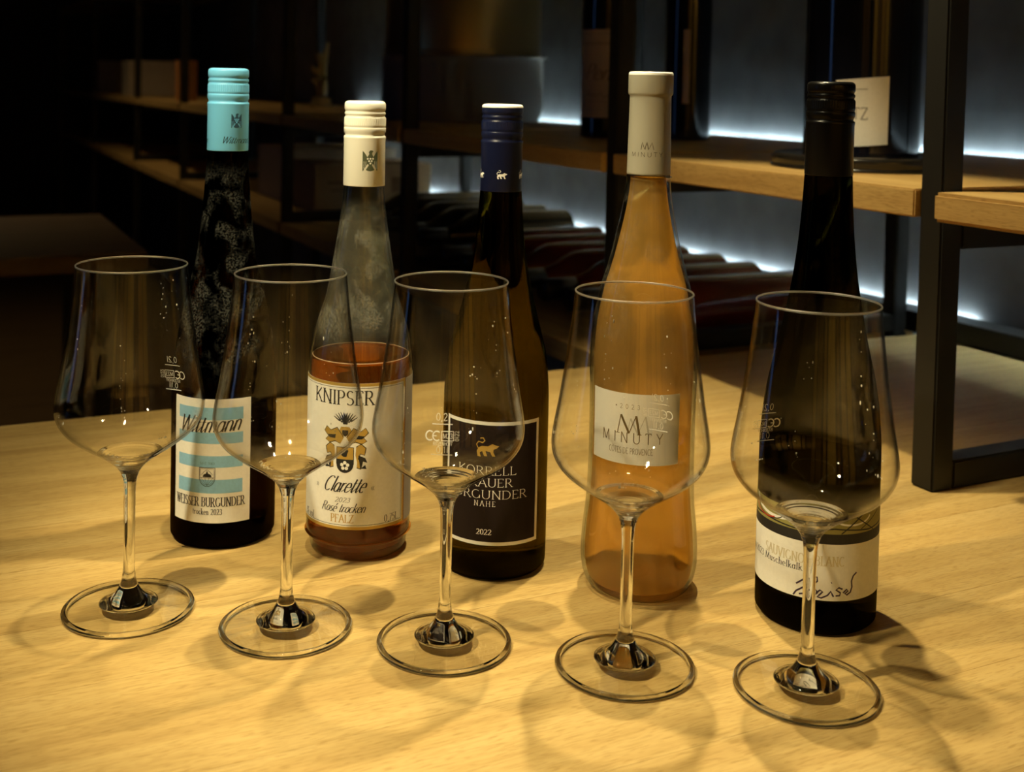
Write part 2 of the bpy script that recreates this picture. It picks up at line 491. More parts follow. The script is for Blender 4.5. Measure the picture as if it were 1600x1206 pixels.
for q, (b0, b1, mt) in enumerate([(-3.3, -2.9, 0), (-2.75, -2.2, 1), (-2.0, -1.75, 0), (-1.6, -0.95, 2), (-0.8, -0.62, 1), (-0.45, -0.05, 0), (0.05, 0.45, 2)]):  # unseen panels added in striped tones to reflect in the glass bowls
    wall('trim_%d' % (q + 1), room['a0'], room['a0'] + 0.03, b0, b1, FLOOR, CEIL, (M_TANWALL, M_TANDARK, M_TANPALE)[mt])
# tall window with blue evening light in the left wall, out of frame
wr = empty('window_1', ORG, RZ); tag(wr, kind='structure')
M_DUSK = pmat('dusk_pane', (0.02, 0.03, 0.05), rough=0.1, emis=(0.20, 0.42, 1.0), estr=0.7)
box('pane', room['b0'] + 0.004, room['b0'] + 0.012, 1.30, 1.60, -0.1, 1.5, M_DUSK, wr)
boxes('window_frame', [(room['b0'] + 0.0, room['b0'] + 0.03, 1.24, 1.30, -0.16, 1.56), (room['b0'], room['b0'] + 0.03, 1.60, 1.66, -0.16, 1.56),
                       (room['b0'], room['b0'] + 0.03, 1.30, 1.60, 1.5, 1.56), (room['b0'], room['b0'] + 0.03, 1.30, 1.60, -0.16, -0.1)], M_STEEL, wr)

# ------------------------------------------------------------------ tasting table
tb = empty('tasting_table', ORG, RZ)
tag(tb, 'large pale beech table top the five bottles and wine glasses stand on', 'table')
BACK = 0.497; FRONT = -0.72
y = FRONT; k = 0
while y < BACK - 1e-6:
    w = random.choice((0.082, 0.095, 0.108, 0.118))
    if BACK - (y + w) < 0.05: w = BACK - y
    for c0, c1 in ((-1.55, WALLB - 0.008),):
        s = box('stave', c0, c1, y + 0.00002, y + w - 0.00002, -0.04, 0.0, M_TABLE, tb, bev=0.00012)
        k += 1
    y += w
for lx in (-1.45, 0.40):
    for ly in (FRONT + 0.08, BACK - 0.15):
        box('leg', lx, lx + 0.07, ly, ly + 0.07, FLOOR, -0.04, M_STEEL, tb, bev=0.003)

# ------------------------------------------------------------------ steel and wood rack
rk = empty('shelf_rack', ORG, RZ)
tag(rk, 'long black steel rack with wooden shelf boards along the lit plaster wall', 'shelf')
T = 0.025
ZS0, ZS1 = 0.237, 0.262
posts = [0.0, 0.52, 1.23, 2.02, 3.28, 4.25, 5.6, 7.2]
for i, a in enumerate(posts):
    bars = [(0, T, a, a + T, 0.0, 1.30), (0.48, 0.48 + T, a, a + T, 0.0, 1.30),
            (T, 0.48, a, a + T, 0.0, T), (T, 0.48, a, a + T, ZS0 - T - 0.001, ZS0 - 0.001),
            (T, 0.48, a, a + T, 0.72, 0.745)]
    if i:
        bars += [(0, T, a, a + T, FLOOR, 0.0), (0.48, 0.48 + T, a, a + T, FLOOR, 0.0)]
    boxes('frame', bars, M_STEEL, rk, bev=0.0018)
BD = 0.546
near = bm_obj('shelf_board', box_geo(-0.016, BD, -1.10, -0.004, ZS0, ZS1, 0.003), M_SHELF, rk)
for a0, a1 in zip(posts[:-1], posts[1:]):
    box('shelf_board', -0.006, BD, a0 + T + 0.0005, a1 - 0.0005, ZS0, ZS1, M_SHELF, rk, bev=0.0015)
    l0 = max(a0 + T + 0.0005, BACK + 0.004)
    if a1 - l0 > 0.02:
        box('shelf_board', -0.006, BD, l0, a1 - 0.0005, -0.028, 0.0, M_SHELF, rk, bev=0.0015)
for a0, a1 in zip(posts[:-1], posts[1:]):
    box('shelf_board', -0.006, BD, a0 + T + 0.0005, a1 - 0.0005, 0.746, 0.771, M_SHELF, rk, bev=0.0015)
M_LEDLOW = pmat('led_strip_dim', (0.8, 0.8, 0.8), emis=(0.74, 0.93, 1.0), estr=80.0)
M_LED = pmat('led_strip', (0.8, 0.8, 0.8), emis=(0.70, 0.92, 1.0), estr=125.0)
box('led_strip', 0.5535, 0.5575, -1.1, 3.05, ZS1 - 0.010, ZS1 - 0.007, M_LED, rk)
box('led_strip', 0.5535, 0.5575, 0.44, 2.9, 0.022, 0.025, M_LEDLOW, rk)
box('led_channel', 0.5475, 0.5525, -1.1, 3.05, ZS1 - 0.014, ZS1 - 0.002, M_STEEL, rk)
box('back_rail', 0.5065, 0.5525, -1.1, BACK, 0.0003, 0.030, M_STEEL, rk, bev=0.001)
box('back_rail', 0.5065, 0.5525, BACK + 0.004, 2.9, 0.0003, 0.030, M_STEEL, rk, bev=0.001)

# ------------------------------------------------------------------ pendant lamps (above the frame)
M_SHADE = pmat('lamp_shade_black', (0.02, 0.02, 0.02), rough=0.4)
M_BULB = pmat('bulb', (1, 1, 1), emis=LAMP_WARM, estr=40.0)
for i, (x, y_, z, watts) in enumerate(PENDANTS):
    L = empty('pendant_lamp', (x, y_, z))
    tag(L, ('black pendant lamp over the blue capped and amber bottles', 'black pendant lamp over the two right hand bottles', 'black pendant lamp at the front left of the table')[i], 'lamp', 'pendant lamps')
    sh = [(0.06, -0.02), (0.052, 0.03), (0.03, 0.09), (0.012, 0.11), (0.0, 0.112)]
    v, f = lathe(sh, 40)
    mk('lamp_shade', v, f, M_SHADE, L)
    v, f = lathe([(0.004, 0.11), (0.004, CEIL - z)], 10)
    mk('cord', v, f, M_SHADE, L)
    v, f = lathe([(0, 0.012), (0.012, 0.016), (0.018, 0.030), (0.012, 0.045), (0.0, 0.05)], 20)
    mk('bulb', v, f, M_BULB, L)
    ld = bpy.data.lights.new('pendant_light', 'SPOT')
    ld.energy = watts; ld.color = LAMP_WARM; ld.spot_size = math.radians((72, 64, 40)[i]); ld.spot_blend = (0.35, 0.45, 0.7)[i]
    ld.shadow_soft_size = 0.014
    lo = bpy.data.objects.new('pendant_light', ld); col.objects.link(lo); lo.parent = L
    if i == 2:   # the front lamp is angled towards the bottles
        lo.rotation_euler = Vector((0.48, 0.44, -0.93)).to_track_quat('-Z', 'Y').to_euler()
# added downlights: three wash the tan wall for reflections, one brightens the far end
for i, (a, b, watts) in enumerate([(-2.5, -2.4, 50), (-2.5, -1.2, 64), (-2.5, -0.1, 115), (3.7, -0.9, 30)]):
    L = empty('ceiling_spot', W(a, b, CEIL))
    tag(L, ('recessed ceiling spot washing the tan wall, furthest from the rack', 'recessed ceiling spot washing the middle of the tan wall', 'recessed ceiling spot washing the tan wall beside the rack', 'recessed ceiling spot over the far end of the room')[i], 'lamp', 'ceiling spots')
    v, f = lathe([(0.05, 0.0), (0.05, -0.012), (0.038, -0.014), (0.036, -0.004)], 24)
    mk('trim_ring', v, f, M_SHADE, L)
    ld = bpy.data.lights.new('ceiling_spot_light', 'SPOT')
    ld.energy = watts; ld.color = (1.0, 0.74, 0.36); ld.spot_size = math.radians(110); ld.spot_blend = 0.8; ld.shadow_soft_size = 0.03
    lo = bpy.data.objects.new('ceiling_spot_light', ld); col.objects.link(lo); lo.parent = L
    lo.location = (0, 0, -0.02)
    if i < 3: lo.rotation_euler = Vector((W(a - 0.7, b)[0] - W(a, b)[0], W(a - 0.7, b)[1] - W(a, b)[1], -1.3)).to_track_quat('-Z', 'Y').to_euler()

# ------------------------------------------------------------------ wine glasses
GLASSES = [(-0.2246, 0.7381), (-0.1192, 0.7177), (-0.0187, 0.7014), (0.0897, 0.6776), (0.1918, 0.6557)]
ZR = 0.225
outer = [(0.00365, 0.072), (0.0038, 0.080), (0.0046, 0.0865), (0.0075, 0.0928), (0.0135, 0.0985), (0.0210, 0.1038), (0.0300, 0.1098),
         (0.0390, 0.1170), (0.0446, 0.1248), (0.0466, 0.1330), (0.0459, 0.1425), (0.0430, 0.1590), (0.0400, 0.1790), (0.0370, 0.2020), (0.0347, 0.2245)]
op = spline(outer, 5)
def offset_inner(p, t):
    out = []
    for i, (r, z) in enumerate(p):
        a = p[max(i - 1, 0)]; b = p[min(i + 1, len(p) - 1)]
        dr, dz = b[0] - a[0], b[1] - a[1]; l = math.hypot(dr, dz)
        out.append((r - dz / l * t, z + dr / l * t))
    return out
wallp = [(r, z) for r, z in op if z > 0.1045]
inn = []
for k_, (p_, q_) in enumerate(zip(offset_inner(wallp, 0.0011), offset_inner(wallp, 0.0006))):
    t_ = k_ / (len(wallp) - 1); inn.append((p_[0] * (1 - t_) + q_[0] * t_, p_[1] * (1 - t_) + q_[1] * t_))
inn = [(r, max(z, 0.1035)) for r, z in inn]
bottom_in = [(0.0, 0.1004), (0.004, 0.1005), (0.009, 0.1014), (0.014, 0.1032)]
bottom_in = [p for p in bottom_in if p[0] < inn[0][0] - 0.002]
inner = spline([bottom_in[0], bottom_in[1], bottom_in[2], bottom_in[3], inn[2]], 4)[:-1] + inn[2:]
RS = 0.0185
RB = 0.0205
foot_top = spline([(0.0388, 0.0033), (0.030, 0.0041), (0.020, 0.0052), (0.0155, 0.0064), (0.0120, 0.0084), (0.0085, 0.0118), (0.0056, 0.0168), (0.0043, 0.0215), (0.0038, 0.0255), (0.0037, 0.0285)], 4)
disc_top = [p for p in foot_top if p[0] > RS - 0.0001]
cone_top = [p for p in foot_top if p[0] <= RS + 0.0001]
up = []
for (r0, z0_), (r1, z1_) in zip(op[:-1], op[1:]):   # ripples added to the thick bowl bottom to imitate bright refraction stripes
    for k_ in range(4):
        r_, z_ = r0 + (r1 - r0) * k_ / 4, z0_ + (z1_ - z0_) * k_ / 4
        if r_ < RB: up.append((r_ + (0.00010 * math.sin(r_ * 2 * PI / 0.0022) if r_ > 0.005 else 0), z_))
bowl_out = [p for p in op if p[0] >= RB - 0.0012]
bowl_in = [p for p in inner if p[0] >= RB + 0.0008 and p[1] < 0.2243]
cap_in = [(0.0203, 0.1036), (0.0165, 0.1025), (0.011, 0.1011), (0.006, 0.1004), (0, 0.1002)]
# bowl wall: outer and inner face, closed at the lip by a fine rounded bead
bv, bf = lathe(bowl_out, 112)
nb_ = len(bv); v2, f2 = lathe(list(reversed(bowl_in)), 112)
bv = bv + v2; bf = bf + [tuple(q + nb_ for q in t) for t in f2]
n_sheet = len(bf)
bead = [(0.03440 + 0.00050 * math.cos(t), 0.22450 + 0.00060 * math.sin(t)) for t in [2 * PI * k / 10 for k in range(11)]]
v2, f2 = lathe(bead, 112)
nb_ = len(bv); bv = bv + v2; bf = bf + [tuple(q + nb_ for q in t) for t in f2]
bidx = [0] * n_sheet + [1] * (len(bf) - n_sheet)
# solid stem with the thick bowl bottom above and the cone of the foot below
stem_prof = [(0, 0.0024), (0.005, 0.0025), (0.010, 0.0031), (0.0145, 0.0042), (RS - 0.0006, 0.0052)] + cone_top + [(0.00365, 0.035), (0.0036, 0.045), (0.0036, 0.060)] + up + cap_in
sv, sf = lathe(stem_prof, 72)
# foot: flat disc with a rounded solid edge
fv, ff = lathe([(RS, 0.0021), (0.022, 0.0019), (0.032, 0.0010), (0.0386, 0.0004)], 112)
v2, f2 = lathe(disc_top, 112); nb_ = len(fv); fv = fv + v2; ff = ff + [tuple(q + nb_ for q in t) for t in f2]
n_sheet = len(ff)
edge = spline([(0.0383, 0.0006), (0.0398, 0.0), (0.0411, 0.0005), (0.0416, 0.0016), (0.0411, 0.0027), (0.0398, 0.0033), (0.0385, 0.0032), (0.0381, 0.0018), (0.0383, 0.0006)], 3)
v2, f2 = lathe(edge, 112); nb_ = len(fv); fv = fv + v2; ff = ff + [tuple(q + nb_ for q in t) for t in f2]
fidx = [0] * n_sheet + [1] * (len(ff) - n_sheet)
rf_bowl = interp(op)
GL_LABEL = ['empty stemmed wine glass at the far left, in front of the blue striped label',
            'empty stemmed wine glass between the blue striped and the cream crest label',
            'empty stemmed wine glass in front of the black label bottle, readable fill marks',
            'empty stemmed wine glass in front of the pale peach bottle',
            'empty stemmed wine glass nearest the camera, in front of the signed label bottle']
rf_in = interp(bowl_in)
M_DROPGLINT = pmat('water_drop', (0.8, 0.78, 0.72), rough=0.06, spec=1.0)  # pale specks: residual water, and lamp sparkle on the glass put into colour
MARK = {0: (160.0, 0.143), 2: (-2.6, 0.143), 3: (151.0, 0.141), 4: (-158.0, 0.142)}
proto = None
for i, (x, y_) in enumerate(GLASSES):
    g = empty('wine_glass', (x, y_, 0.0003))
    tag(g, GL_LABEL[i], 'wine glass', 'tasting glasses in a row')
    if proto is None:
        b_ = mk('bowl', bv, bf, None, g, mats=[M_SHEET, M_LIP], midx=bidx); s_ = mk('stem', sv, sf, M_GLASS, g); f_ = mk('foot', fv, ff, None, g, mats=[M_SHEET, M_GLASS], midx=fidx)
        proto = (b_, s_, f_)
    else:
        for o in proto:
            c = o.copy(); col.objects.link(c); c.parent = g
            if o is proto[0]: b_ = c
    rd = random.Random(40 + i)
    dvs, dfs = [], []
    for q in range(7):
        th0 = rd.uniform(0, 2 * PI); zc = rd.uniform(0.125, 0.215)
        for w_ in range(rd.randint(5, 13)):
            z_ = max(0.122, zc - rd.random() * 0.05); th_ = th0 + rd.gauss(0, 0.05); r_ = rf_in(z_) - 0.0001
            sz = rd.choice((0.00018, 0.00024, 0.0003, 0.0005)); n_ = Vector((-math.cos(th_), -math.sin(th_), 0.15)); t_ = Vector((-math.sin(th_), math.cos(th_), 0)); u_ = Vector((0, 0, 1))
            c_ = Vector((r_ * math.cos(th_), r_ * math.sin(th_), z_)); k0 = len(dvs)
            st_ = rd.choice((1, 1, 1.6, 2.6))
            dvs += [c_ + t_ * sz * math.cos(j * PI / 3) + u_ * sz * st_ * math.sin(j * PI / 3) for j in range(6)] + [c_ + (t_ * math.cos(j * PI / 3) + u_ * st_ * math.sin(j * PI / 3)) * sz * .6 + n_ * sz * .55 for j in range(6)] + [c_ + n_ * sz * .75]
            dfs += [(k0 + (j + 1) % 6, k0 + j, k0 + 6 + j, k0 + 6 + (j + 1) % 6) for j in range(6)] + [(k0 + 6 + (j + 1) % 6, k0 + 6 + j, k0 + 12) for j in range(6)]
    tag(mk('droplets', dvs, dfs, M_DROPGLINT, b_), kind='stuff')
    if i in MARK:
        th, zc = MARK[i]
        ink = Ink()
        ink.text('0,2l', 0.0, zc + 0.0085, 0.0040, style='light', anchor='c', bold=1.1)
        ink.line([(-0.0062, zc + 0.0065), (0.0056, zc + 0.0065)], 0.00045)
        ink.line(E(-0.0072, zc, 0.0023, 0.0026, 50, 310), 0.0007)
        ink.line(E(-0.0032, zc, 0.0023, 0.0026, 50, 310), 0.0007); ink.line([(-0.0054, zc), (-0.0034, zc)], 0.0006)
        ink.line([(-0.0006, zc - 0.0026), (0.0062, zc - 0.0026), (0.0062, zc + 0.0026), (-0.0006, zc + 0.0026), (-0.0006, zc - 0.0026)], 0.0004)
        ink.text('M23', 0.0002, zc - 0.0014, 0.0028, width=0.0054, style='sans')
        ink.text('0122', 0.0092, zc - 0.0028, 0.0022, style='sans', rot=PI / 2, width=0.0056)
        ink.text('RITZENHOFF', -0.0052, zc - 0.0054, 0.0021, width=0.0108, style='sans')
        ink.text('0,1l', 0.0, zc - 0.0095, 0.0036, style='light', anchor='c', bold=1.1)
        ink.line([(-0.0062, zc - 0.0106), (0.0056, zc - 0.0106)], 0.00045)
        print_on('fill_mark', ink, rf_bowl, 0.0450, 0.00006, M_ETCH, b_, math.radians(th))

# ------------------------------------------------------------------ bottles: shared pieces
def screw_cap(name, ztop, r, zbot, mat, parent, mat_top=None, knurl=True):
    D = [(0, 0.0), (0, 0.0118), (0.0003, 0.0134), (0.0011, 0.01445), (0.0022, 0.0149), (0.0052, 0.01495), (0.0064, 0.0148), (0.0070, 0.01425), (0.0078, 0.0142),
         (0.0086, 0.0148), (0.0098, 0.0148), (0.0104, 0.0143), (0.0112, 0.0143), (0.0120, 0.0149), (0.0128, 0.0150), (0.0168, 0.0150), (0.0176, 0.0151), (0.0186, 0.0150), (0.0191, 0.0147), (0.0196, 0.0151),
         (0.0204, 0.0152), (0.0226, 0.0151), (0.0240, 0.0143), (0.0252, 0.0142), (0.0258, 0.0150), (0.0264, 0.0153), (0.0274, 0.0152), (0.0284, 0.0150)]
    s = r / 0.0151
    prof = [(0.0140 * s, zbot), (0.0149 * s, zbot - 0.0001), (0.0151 * s, zbot + 0.0003)] + [(rr * s, ztop - d) for d, rr in reversed(D)]
    nk = len(prof)
    kn = [nk - 1 - i for i in (14, 15)]
    def mod(k, a, rr): return rr * (1 + (0.010 * math.cos(60 * a) if knurl and k in kn else 0))
    v, f = lathe(prof, 240, mod)
    o = mk(name, v, f, mat, parent)
    return o

def eagle(ink, cx, cy_, h):
    """stylised heraldic eagle with a bunch of grapes left open on the breast"""
    def P(pts, m=1): ink.poly([(cx + m * x * h, cy_ + y * h) for x, y in pts])
    for m in (-1, 1):
        P([(.38, .48), (.38, -.50), (.33, -.46), (.28, -.36), (.10, -.10), (.08, .18), (.16, .20), (.28, .38)], m)
        P([(.07, -.20), (.0, -.20), (.0, -.50), (.12, -.48), (.22, -.43)], m)
    P([(-.14, .20), (-.13, -.12), (-.05, -.26), (.05, -.26), (.13, -.12), (.14, .20), (.08, .34), (.10, .41), (.15, .44), (.10, .50), (-.02, .50), (-.08, .42), (-.06, .32)])
def grapes(ink, cx, cy_, h):
    for gx, gy in ((-.13, .10), (0, .10), (.13, .10), (-.065, -.01), (.065, -.01), (0, -.12)):
        ink.poly([(cx + gx * h + .048 * h * math.cos(t), cy_ + gy * h + .048 * h * math.sin(t)) for t in [2 * PI * k / 10 for k in range(10)]])
    for sx in (-1, 1):
        for q in (.22, .31):
            ink.line([(cx + sx * q * h, cy_ - .40 * h), (cx + sx * q * h, cy_ - .02 * h)], .018 * h)

def lion(ink, cx, cy_, s):
    """small walking lion with raised tail"""
    ink.poly([(cx + x * s, cy_ + y * s) for x, y in [(-.36, .02), (-.20, .10), (.10, .10), (.30, .22), (.50, .14), (.62, .12), (.50, .02), (.36, -.04), (.34, -.16), (.44, -.36), (.30, -.36), (.20, -.16), (-.02, -.12), (.06, -.36), (-.08, -.36), (-.18, -.14), (-.30, -.20), (-.24, -.40), (-.40, -.38), (-.44, -.14)]])
    ink.line([(cx + x * s, cy_ + y * s) for x, y in [(-.38, .0), (-.46, .16), (-.36, .30), (-.16, .26), (-.06, .36), (-.14, .48), (-.28, .46)]], .055 * s)

def bottle_prof(pts, n=6): return spline(pts, n)

M_BLACKINK = pmat('black_ink', (0.015, 0.014, 0.013), rough=0.6)
M_GOLDINK = pmat('gold_ink', (0.55, 0.36, 0.08), rough=0.35, metal=0.3)
M_WHITEINK = pmat('white_ink', (0.85, 0.84, 0.80), rough=0.6)
M_CREAM = pmat('cream_paper', (0.91, 0.89, 0.82), rough=0.75, noise=0.06, nscale=400, bump=0.05)

def shell_bottle(name, prof_out, parent, mat, t=0.0028, zt=None, punt=0.012):
    """hollow glass bottle, outer and inner wall"""
    inner_p = offset_inner(prof_out, t)
    inner_p = [(max(r, 0.004), z) for r, z in inner_p if z > 0.006]
    rb = prof_out[0][0]
    base = [(0.0, punt * 0.75), (rb * 0.45, punt * 0.62), (rb * 0.8, 0.0022), (rb * 0.93, 0.0)]
    top = prof_out[-1]
    ib = inner_p[0]
    ibase = [(ib[0] * 0.9, 0.0062), (ib[0] * 0.55, punt * 0.75 + 0.003), (0.0, punt * 0.75 + 0.0052)]
    prof = base + prof_out + [(top[0] - t, top[1])] + list(reversed(inner_p)) + ibase
    v, f = lathe(prof, 96)
    return mk(name, v, f, mat, parent), inner_p

def solid_bottle(name, prof_out, parent, mat, punt=0.012):
    rb = prof_out[0][0]
    base = [(0.0, punt * 0.75), (rb * 0.45, punt * 0.62), (rb * 0.8, 0.0022), (rb * 0.93, 0.0)]
    prof = base + prof_out + [(0.0, prof_out[-1][1])]
    v, f = lathe(prof, 96)
    return mk(name, v, f, mat, parent)

BPOS = [(-0.1942, 0.8728), (-0.0889, 0.8536), (0.0120, 0.8273), (0.1128, 0.7947), (0.2255, 0.7577)]
BLAB = ['dark wine bottle with pale blue screw cap and blue and cream striped label',
        'clear bottle of amber rose wine, half empty, with cream cap and crest label',
        'olive wine bottle with navy screw cap and white bordered black label',
        'pale peach rose wine bottle with grey beige foil and silvery label',
        'dark green wine bottle with black screw cap and signed cream label band']
def dark_glass(name, color, haze=(0.25, 0.25, 0.22), z0=0.0, z1=1.0, amount=0.0, ior=1.42, clear=False, film=0.0):
    """tinted bottle glass; optional patchy condensation film between z0 and z1"""
    m = bpy.data.materials.new(name); m.use_nodes = True
    nt = m.node_tree; nt.nodes.clear(); N, L = nt.nodes, nt.links
    o = N.new('ShaderNodeOutputMaterial'); g = N.new('ShaderNodeBsdfGlass')
    g.inputs['Color'].default_value = (*color, 1); g.inputs['Roughness'].default_value = 0.02; g.inputs['IOR'].default_value = ior
    if amount <= 0:
        L.new(g.outputs[0], o.inputs[0]); return m
    if clear:   # thin clear wall: straight through, with a Fresnel reflection on each face
        tr = N.new('ShaderNodeBsdfTransparent'); tr.inputs['Color'].default_value = (*color, 1)
        gs = N.new('ShaderNodeBsdfGlossy'); gs.inputs['Roughness'].default_value = 0.015
        lw = N.new('ShaderNodeLayerWeight'); lw.inputs['Blend'].default_value = 0.5
        cr = N.new('ShaderNodeValToRGB'); e = cr.color_ramp.elements   # longer way through the glass towards the outline
        e[0].position = 0.45; e[0].color = (*color, 1); e[1].position = 1.0; e[1].color = (color[0] * .42, color[1] * .45, color[2] * .38, 1)
        L.new(lw.outputs['Facing'], cr.inputs[0]); L.new(cr.outputs[0], tr.inputs['Color'])
        pw = N.new('ShaderNodeMath'); pw.operation = 'POWER'; pw.inputs[1].default_value = 5.0
        ma = N.new('ShaderNodeMath'); ma.operation = 'MULTIPLY_ADD'; ma.inputs[1].default_value = 0.96; ma.inputs[2].default_value = 0.04
        g = N.new('ShaderNodeMixShader')
        L.new(lw.outputs['Facing'], pw.inputs[0]); L.new(pw.outputs[0], ma.inputs[0]); L.new(ma.outputs[0], g.inputs[0])
        L.new(tr.outputs[0], g.inputs[1]); L.new(gs.outputs[0], g.inputs[2])
    d = N.new('ShaderNodeBsdfDiffuse'); d.inputs['Color'].default_value = (*haze, 1)
    tc = N.new('ShaderNodeTexCoord')
    n = N.new('ShaderNodeTexNoise'); n.inputs['Scale'].default_value = 55; n.inputs['Detail'].default_value = 9; n.inputs['Distortion'].default_value = 0.5
    n2 = N.new('ShaderNodeTexNoise'); n2.inputs['Scale'].default_value = 700; n2.inputs['Detail'].default_value = 2
    L.new(tc.outputs['Object'], n.inputs['Vector']); L.new(tc.outputs['Object'], n2.inputs['Vector'])
    sep = N.new('ShaderNodeSeparateXYZ'); L.new(tc.outputs['Object'], sep.inputs[0])
    def mr(v, a, b):
        q = N.new('ShaderNodeMapRange'); q.clamp = True; q.interpolation_type = 'SMOOTHSTEP'
        q.inputs[1].default_value = a; q.inputs[2].default_value = b; q.inputs[3].default_value = 0; q.inputs[4].default_value = 1
        L.new(v, q.inputs[0]); return q.outputs[0]
    def mu(a, b):
        q = N.new('ShaderNodeMath'); q.operation = 'MULTIPLY'
        for j, vv in ((0, a), (1, b)):
            if isinstance(vv, float): q.inputs[j].default_value = vv
            else: L.new(vv, q.inputs[j])
        return q.outputs[0]
    lo_ = mr(sep.outputs[2], z0, z0 + 0.03); hi_ = mr(sep.outputs[2], z1, z1 - 0.02)
    fac = mu(mu(mu(mr(n.outputs['Fac'], 0.45, 0.62), mr(n2.outputs['Fac'], 0.35, 0.65)), mu(lo_, hi_)), amount)
    if film > 0:
        q = N.new('ShaderNodeMath'); q.operation = 'ADD'; L.new(fac, q.inputs[0]); L.new(mu(mu(lo_, hi_), film), q.inputs[1]); fac = q.outputs[0]
    mx = N.new('ShaderNodeMixShader'); L.new(fac, mx.inputs[0]); L.new(g.outputs[0], mx.inputs[1]); L.new(d.outputs[0], mx.inputs[2])
    L.new(mx.outputs[0], o.inputs[0])
    return m

def wine_mat(name, clear, cloudy, rough, tr, df):
    """wine: tinted refraction with a little milky scattering"""
    m = bpy.data.materials.new(name); m.use_nodes = True
    nt = m.node_tree; nt.nodes.clear(); N, L = nt.nodes, nt.links
    o_ = N.new('ShaderNodeOutputMaterial'); g1 = N.new('ShaderNodeBsdfGlass'); t1 = N.new('ShaderNodeBsdfTranslucent'); d1 = N.new('ShaderNodeBsdfDiffuse')
    g1.inputs['Color'].default_value = (*clear, 1); g1.inputs['Roughness'].default_value = rough; g1.inputs['IOR'].default_value = 1.34
    t1.inputs['Color'].default_value = (*cloudy, 1); d1.inputs['Color'].default_value = (*[c * .7 for c in cloudy], 1)
    m1 = N.new('ShaderNodeMixShader'); m1.inputs[0].default_value = tr
    m2 = N.new('ShaderNodeMixShader'); m2.inputs[0].default_value = df
    L.new(g1.outputs[0], m1.inputs[1]); L.new(t1.outputs[0], m1.inputs[2]); L.new(m1.outputs[0], m2.inputs[1]); L.new(d1.outputs[0], m2.inputs[2]); L.new(m2.outputs[0], o_.inputs[0])
    return m
BOT = []
for i in range(5):
    b = empty('wine_bottle', (BPOS[i][0], BPOS[i][1], 0.0002))
    tag(b, BLAB[i], 'bottle', 'wine bottles behind the glasses'); BOT.append(b)

# ---- bottle with blue cap
b = BOT[0]
pr = bottle_prof([(0.0362, 0.0008), (0.0382, 0.0035), (0.0389, 0.010), (0.0389, 0.06), (0.0389, 0.112), (0.0378, 0.132), (0.0350, 0.152), (0.0305, 0.175), (0.0258, 0.195), (0.0220, 0.211), (0.0191, 0.235), (0.0170, 0.260), (0.0148, 0.291), (0.0140, 0.30), (0.0138, 0.345)])
solid_bottle('glass', pr, b, dark_glass('dark_brown_glass', (0.09, 0.06, 0.02), z0=0.12, z1=0.285, amount=0.14))
rf = interp(pr)
M_BLUECAP = pmat('pale_blue_cap', (0.17, 0.56, 0.92), rough=0.38, spec=0.4)
cap = screw_cap('screw_cap', 0.3529, 0.0153, 0.2912, M_BLUECAP, b)
M_NAVYINK = pmat('petrol_ink', (0.012, 0.05, 0.09), rough=0.5)
rc = lambda z: 0.01526
ik = Ink(); eagle(ik, 0.0098, 0.3138, 0.0108)
pe = print_on('eagle_emblem', ik, rc, 0.0153, 0.00006, M_NAVYINK, cap)
ik = Ink(); grapes(ik, 0.0098, 0.3138, 0.0108); print_on('emblem_cutout', ik, rc, 0.0153, 0.00010, M_BLUECAP, cap)
ik = Ink(); ik.text('Wittmann', -0.0015, 0.2970, 0.0050, width=0.0235, style='script', shear=0.45, bold=1.4, gap=.02)
ik.text('nn', -0.0225, 0.2966, 0.005, style='script', shear=0.45, bold=1.4, gap=.02)
print_on('cap_lettering', ik, rc, 0.0153, 0.00008, M_NAVYINK, cap)
lab = patch('label', -0.0335, 0.0283, 0.0205, 0.1118, rf, 0.0389, 0.00025, M_CREAM, b)
M_SKYINK = pmat('sky_blue_print', (0.28, 0.56, 0.80), rough=0.7, noise=0.1, nscale=500)
for z0, z1 in ((0.0965, 0.1055), (0.0790, 0.0872), (0.0615, 0.0700), (0.0425, 0.0525)):
    ik = Ink(); ik.rect(-0.0285, 0.0224, z0, z1); print_on('stripe', ik, rf, 0.0389, 0.00032, M_SKYINK, lab)
ik = Ink()
ik.text('Wittmann', -0.0275, 0.0862, 0.0125, width=0.0475, style='script', shear=0.42, rot=0.05, bold=1.25, gap=.02)
ik.text('SEIT 1663', -0.0032, 0.0638, 0.0017, width=0.0105, style='sans', anchor='c', gap=.3)
ik.text('WEISSER BURGUNDER', -0.0031, 0.0328, 0.0066, width=0.0545, style='serif', anchor='c', bold=.9)
ik.text('trocken 2023', -0.0032, 0.0268, 0.0042, width=0.0220, style='serif', anchor='c', bold=.9, gap=.14)
print_on('lettering', ik, rf, 0.0389, 0.00038, M_BLACKINK, lab)
ik = Ink()
shx, shy = -0.0033, 0.0552
ol = [(-.0058, .0062), (.0058, .0062), (.0058, -.001)] + E(0, -.001, .0058, .0066, 0, -180, 14) + [(-.0058, .0062)]
ik.line([(shx + x, shy + y) for x, y in ol], 0.0004)
ik.line([(shx + x * .86, shy + y * .86) for x, y in ol], 0.0002)
ik.line([(shx - .005, shy - .0012), (shx + .005, shy - .0012)], .0003)
for dx in (-.003, -.001, .001, .003): ik.line([(shx, shy - .007), (shx + dx * 1.5, shy - .0012)], .0002)
ik.poly([(shx + x, shy + y) for x, y in [(-.0032, -.0006), (-.0026, .0012), (-.0008, .0018), (.0, .0040), (.0009, .0018), (.0028, .0012), (.0034, -.0006)]])
ik.line([(shx + x, shy + y) for x, y in [(-.004, .0010), (-.002, .0034), (0, .0046), (.002, .0034), (.004, .0010)]], .0003)
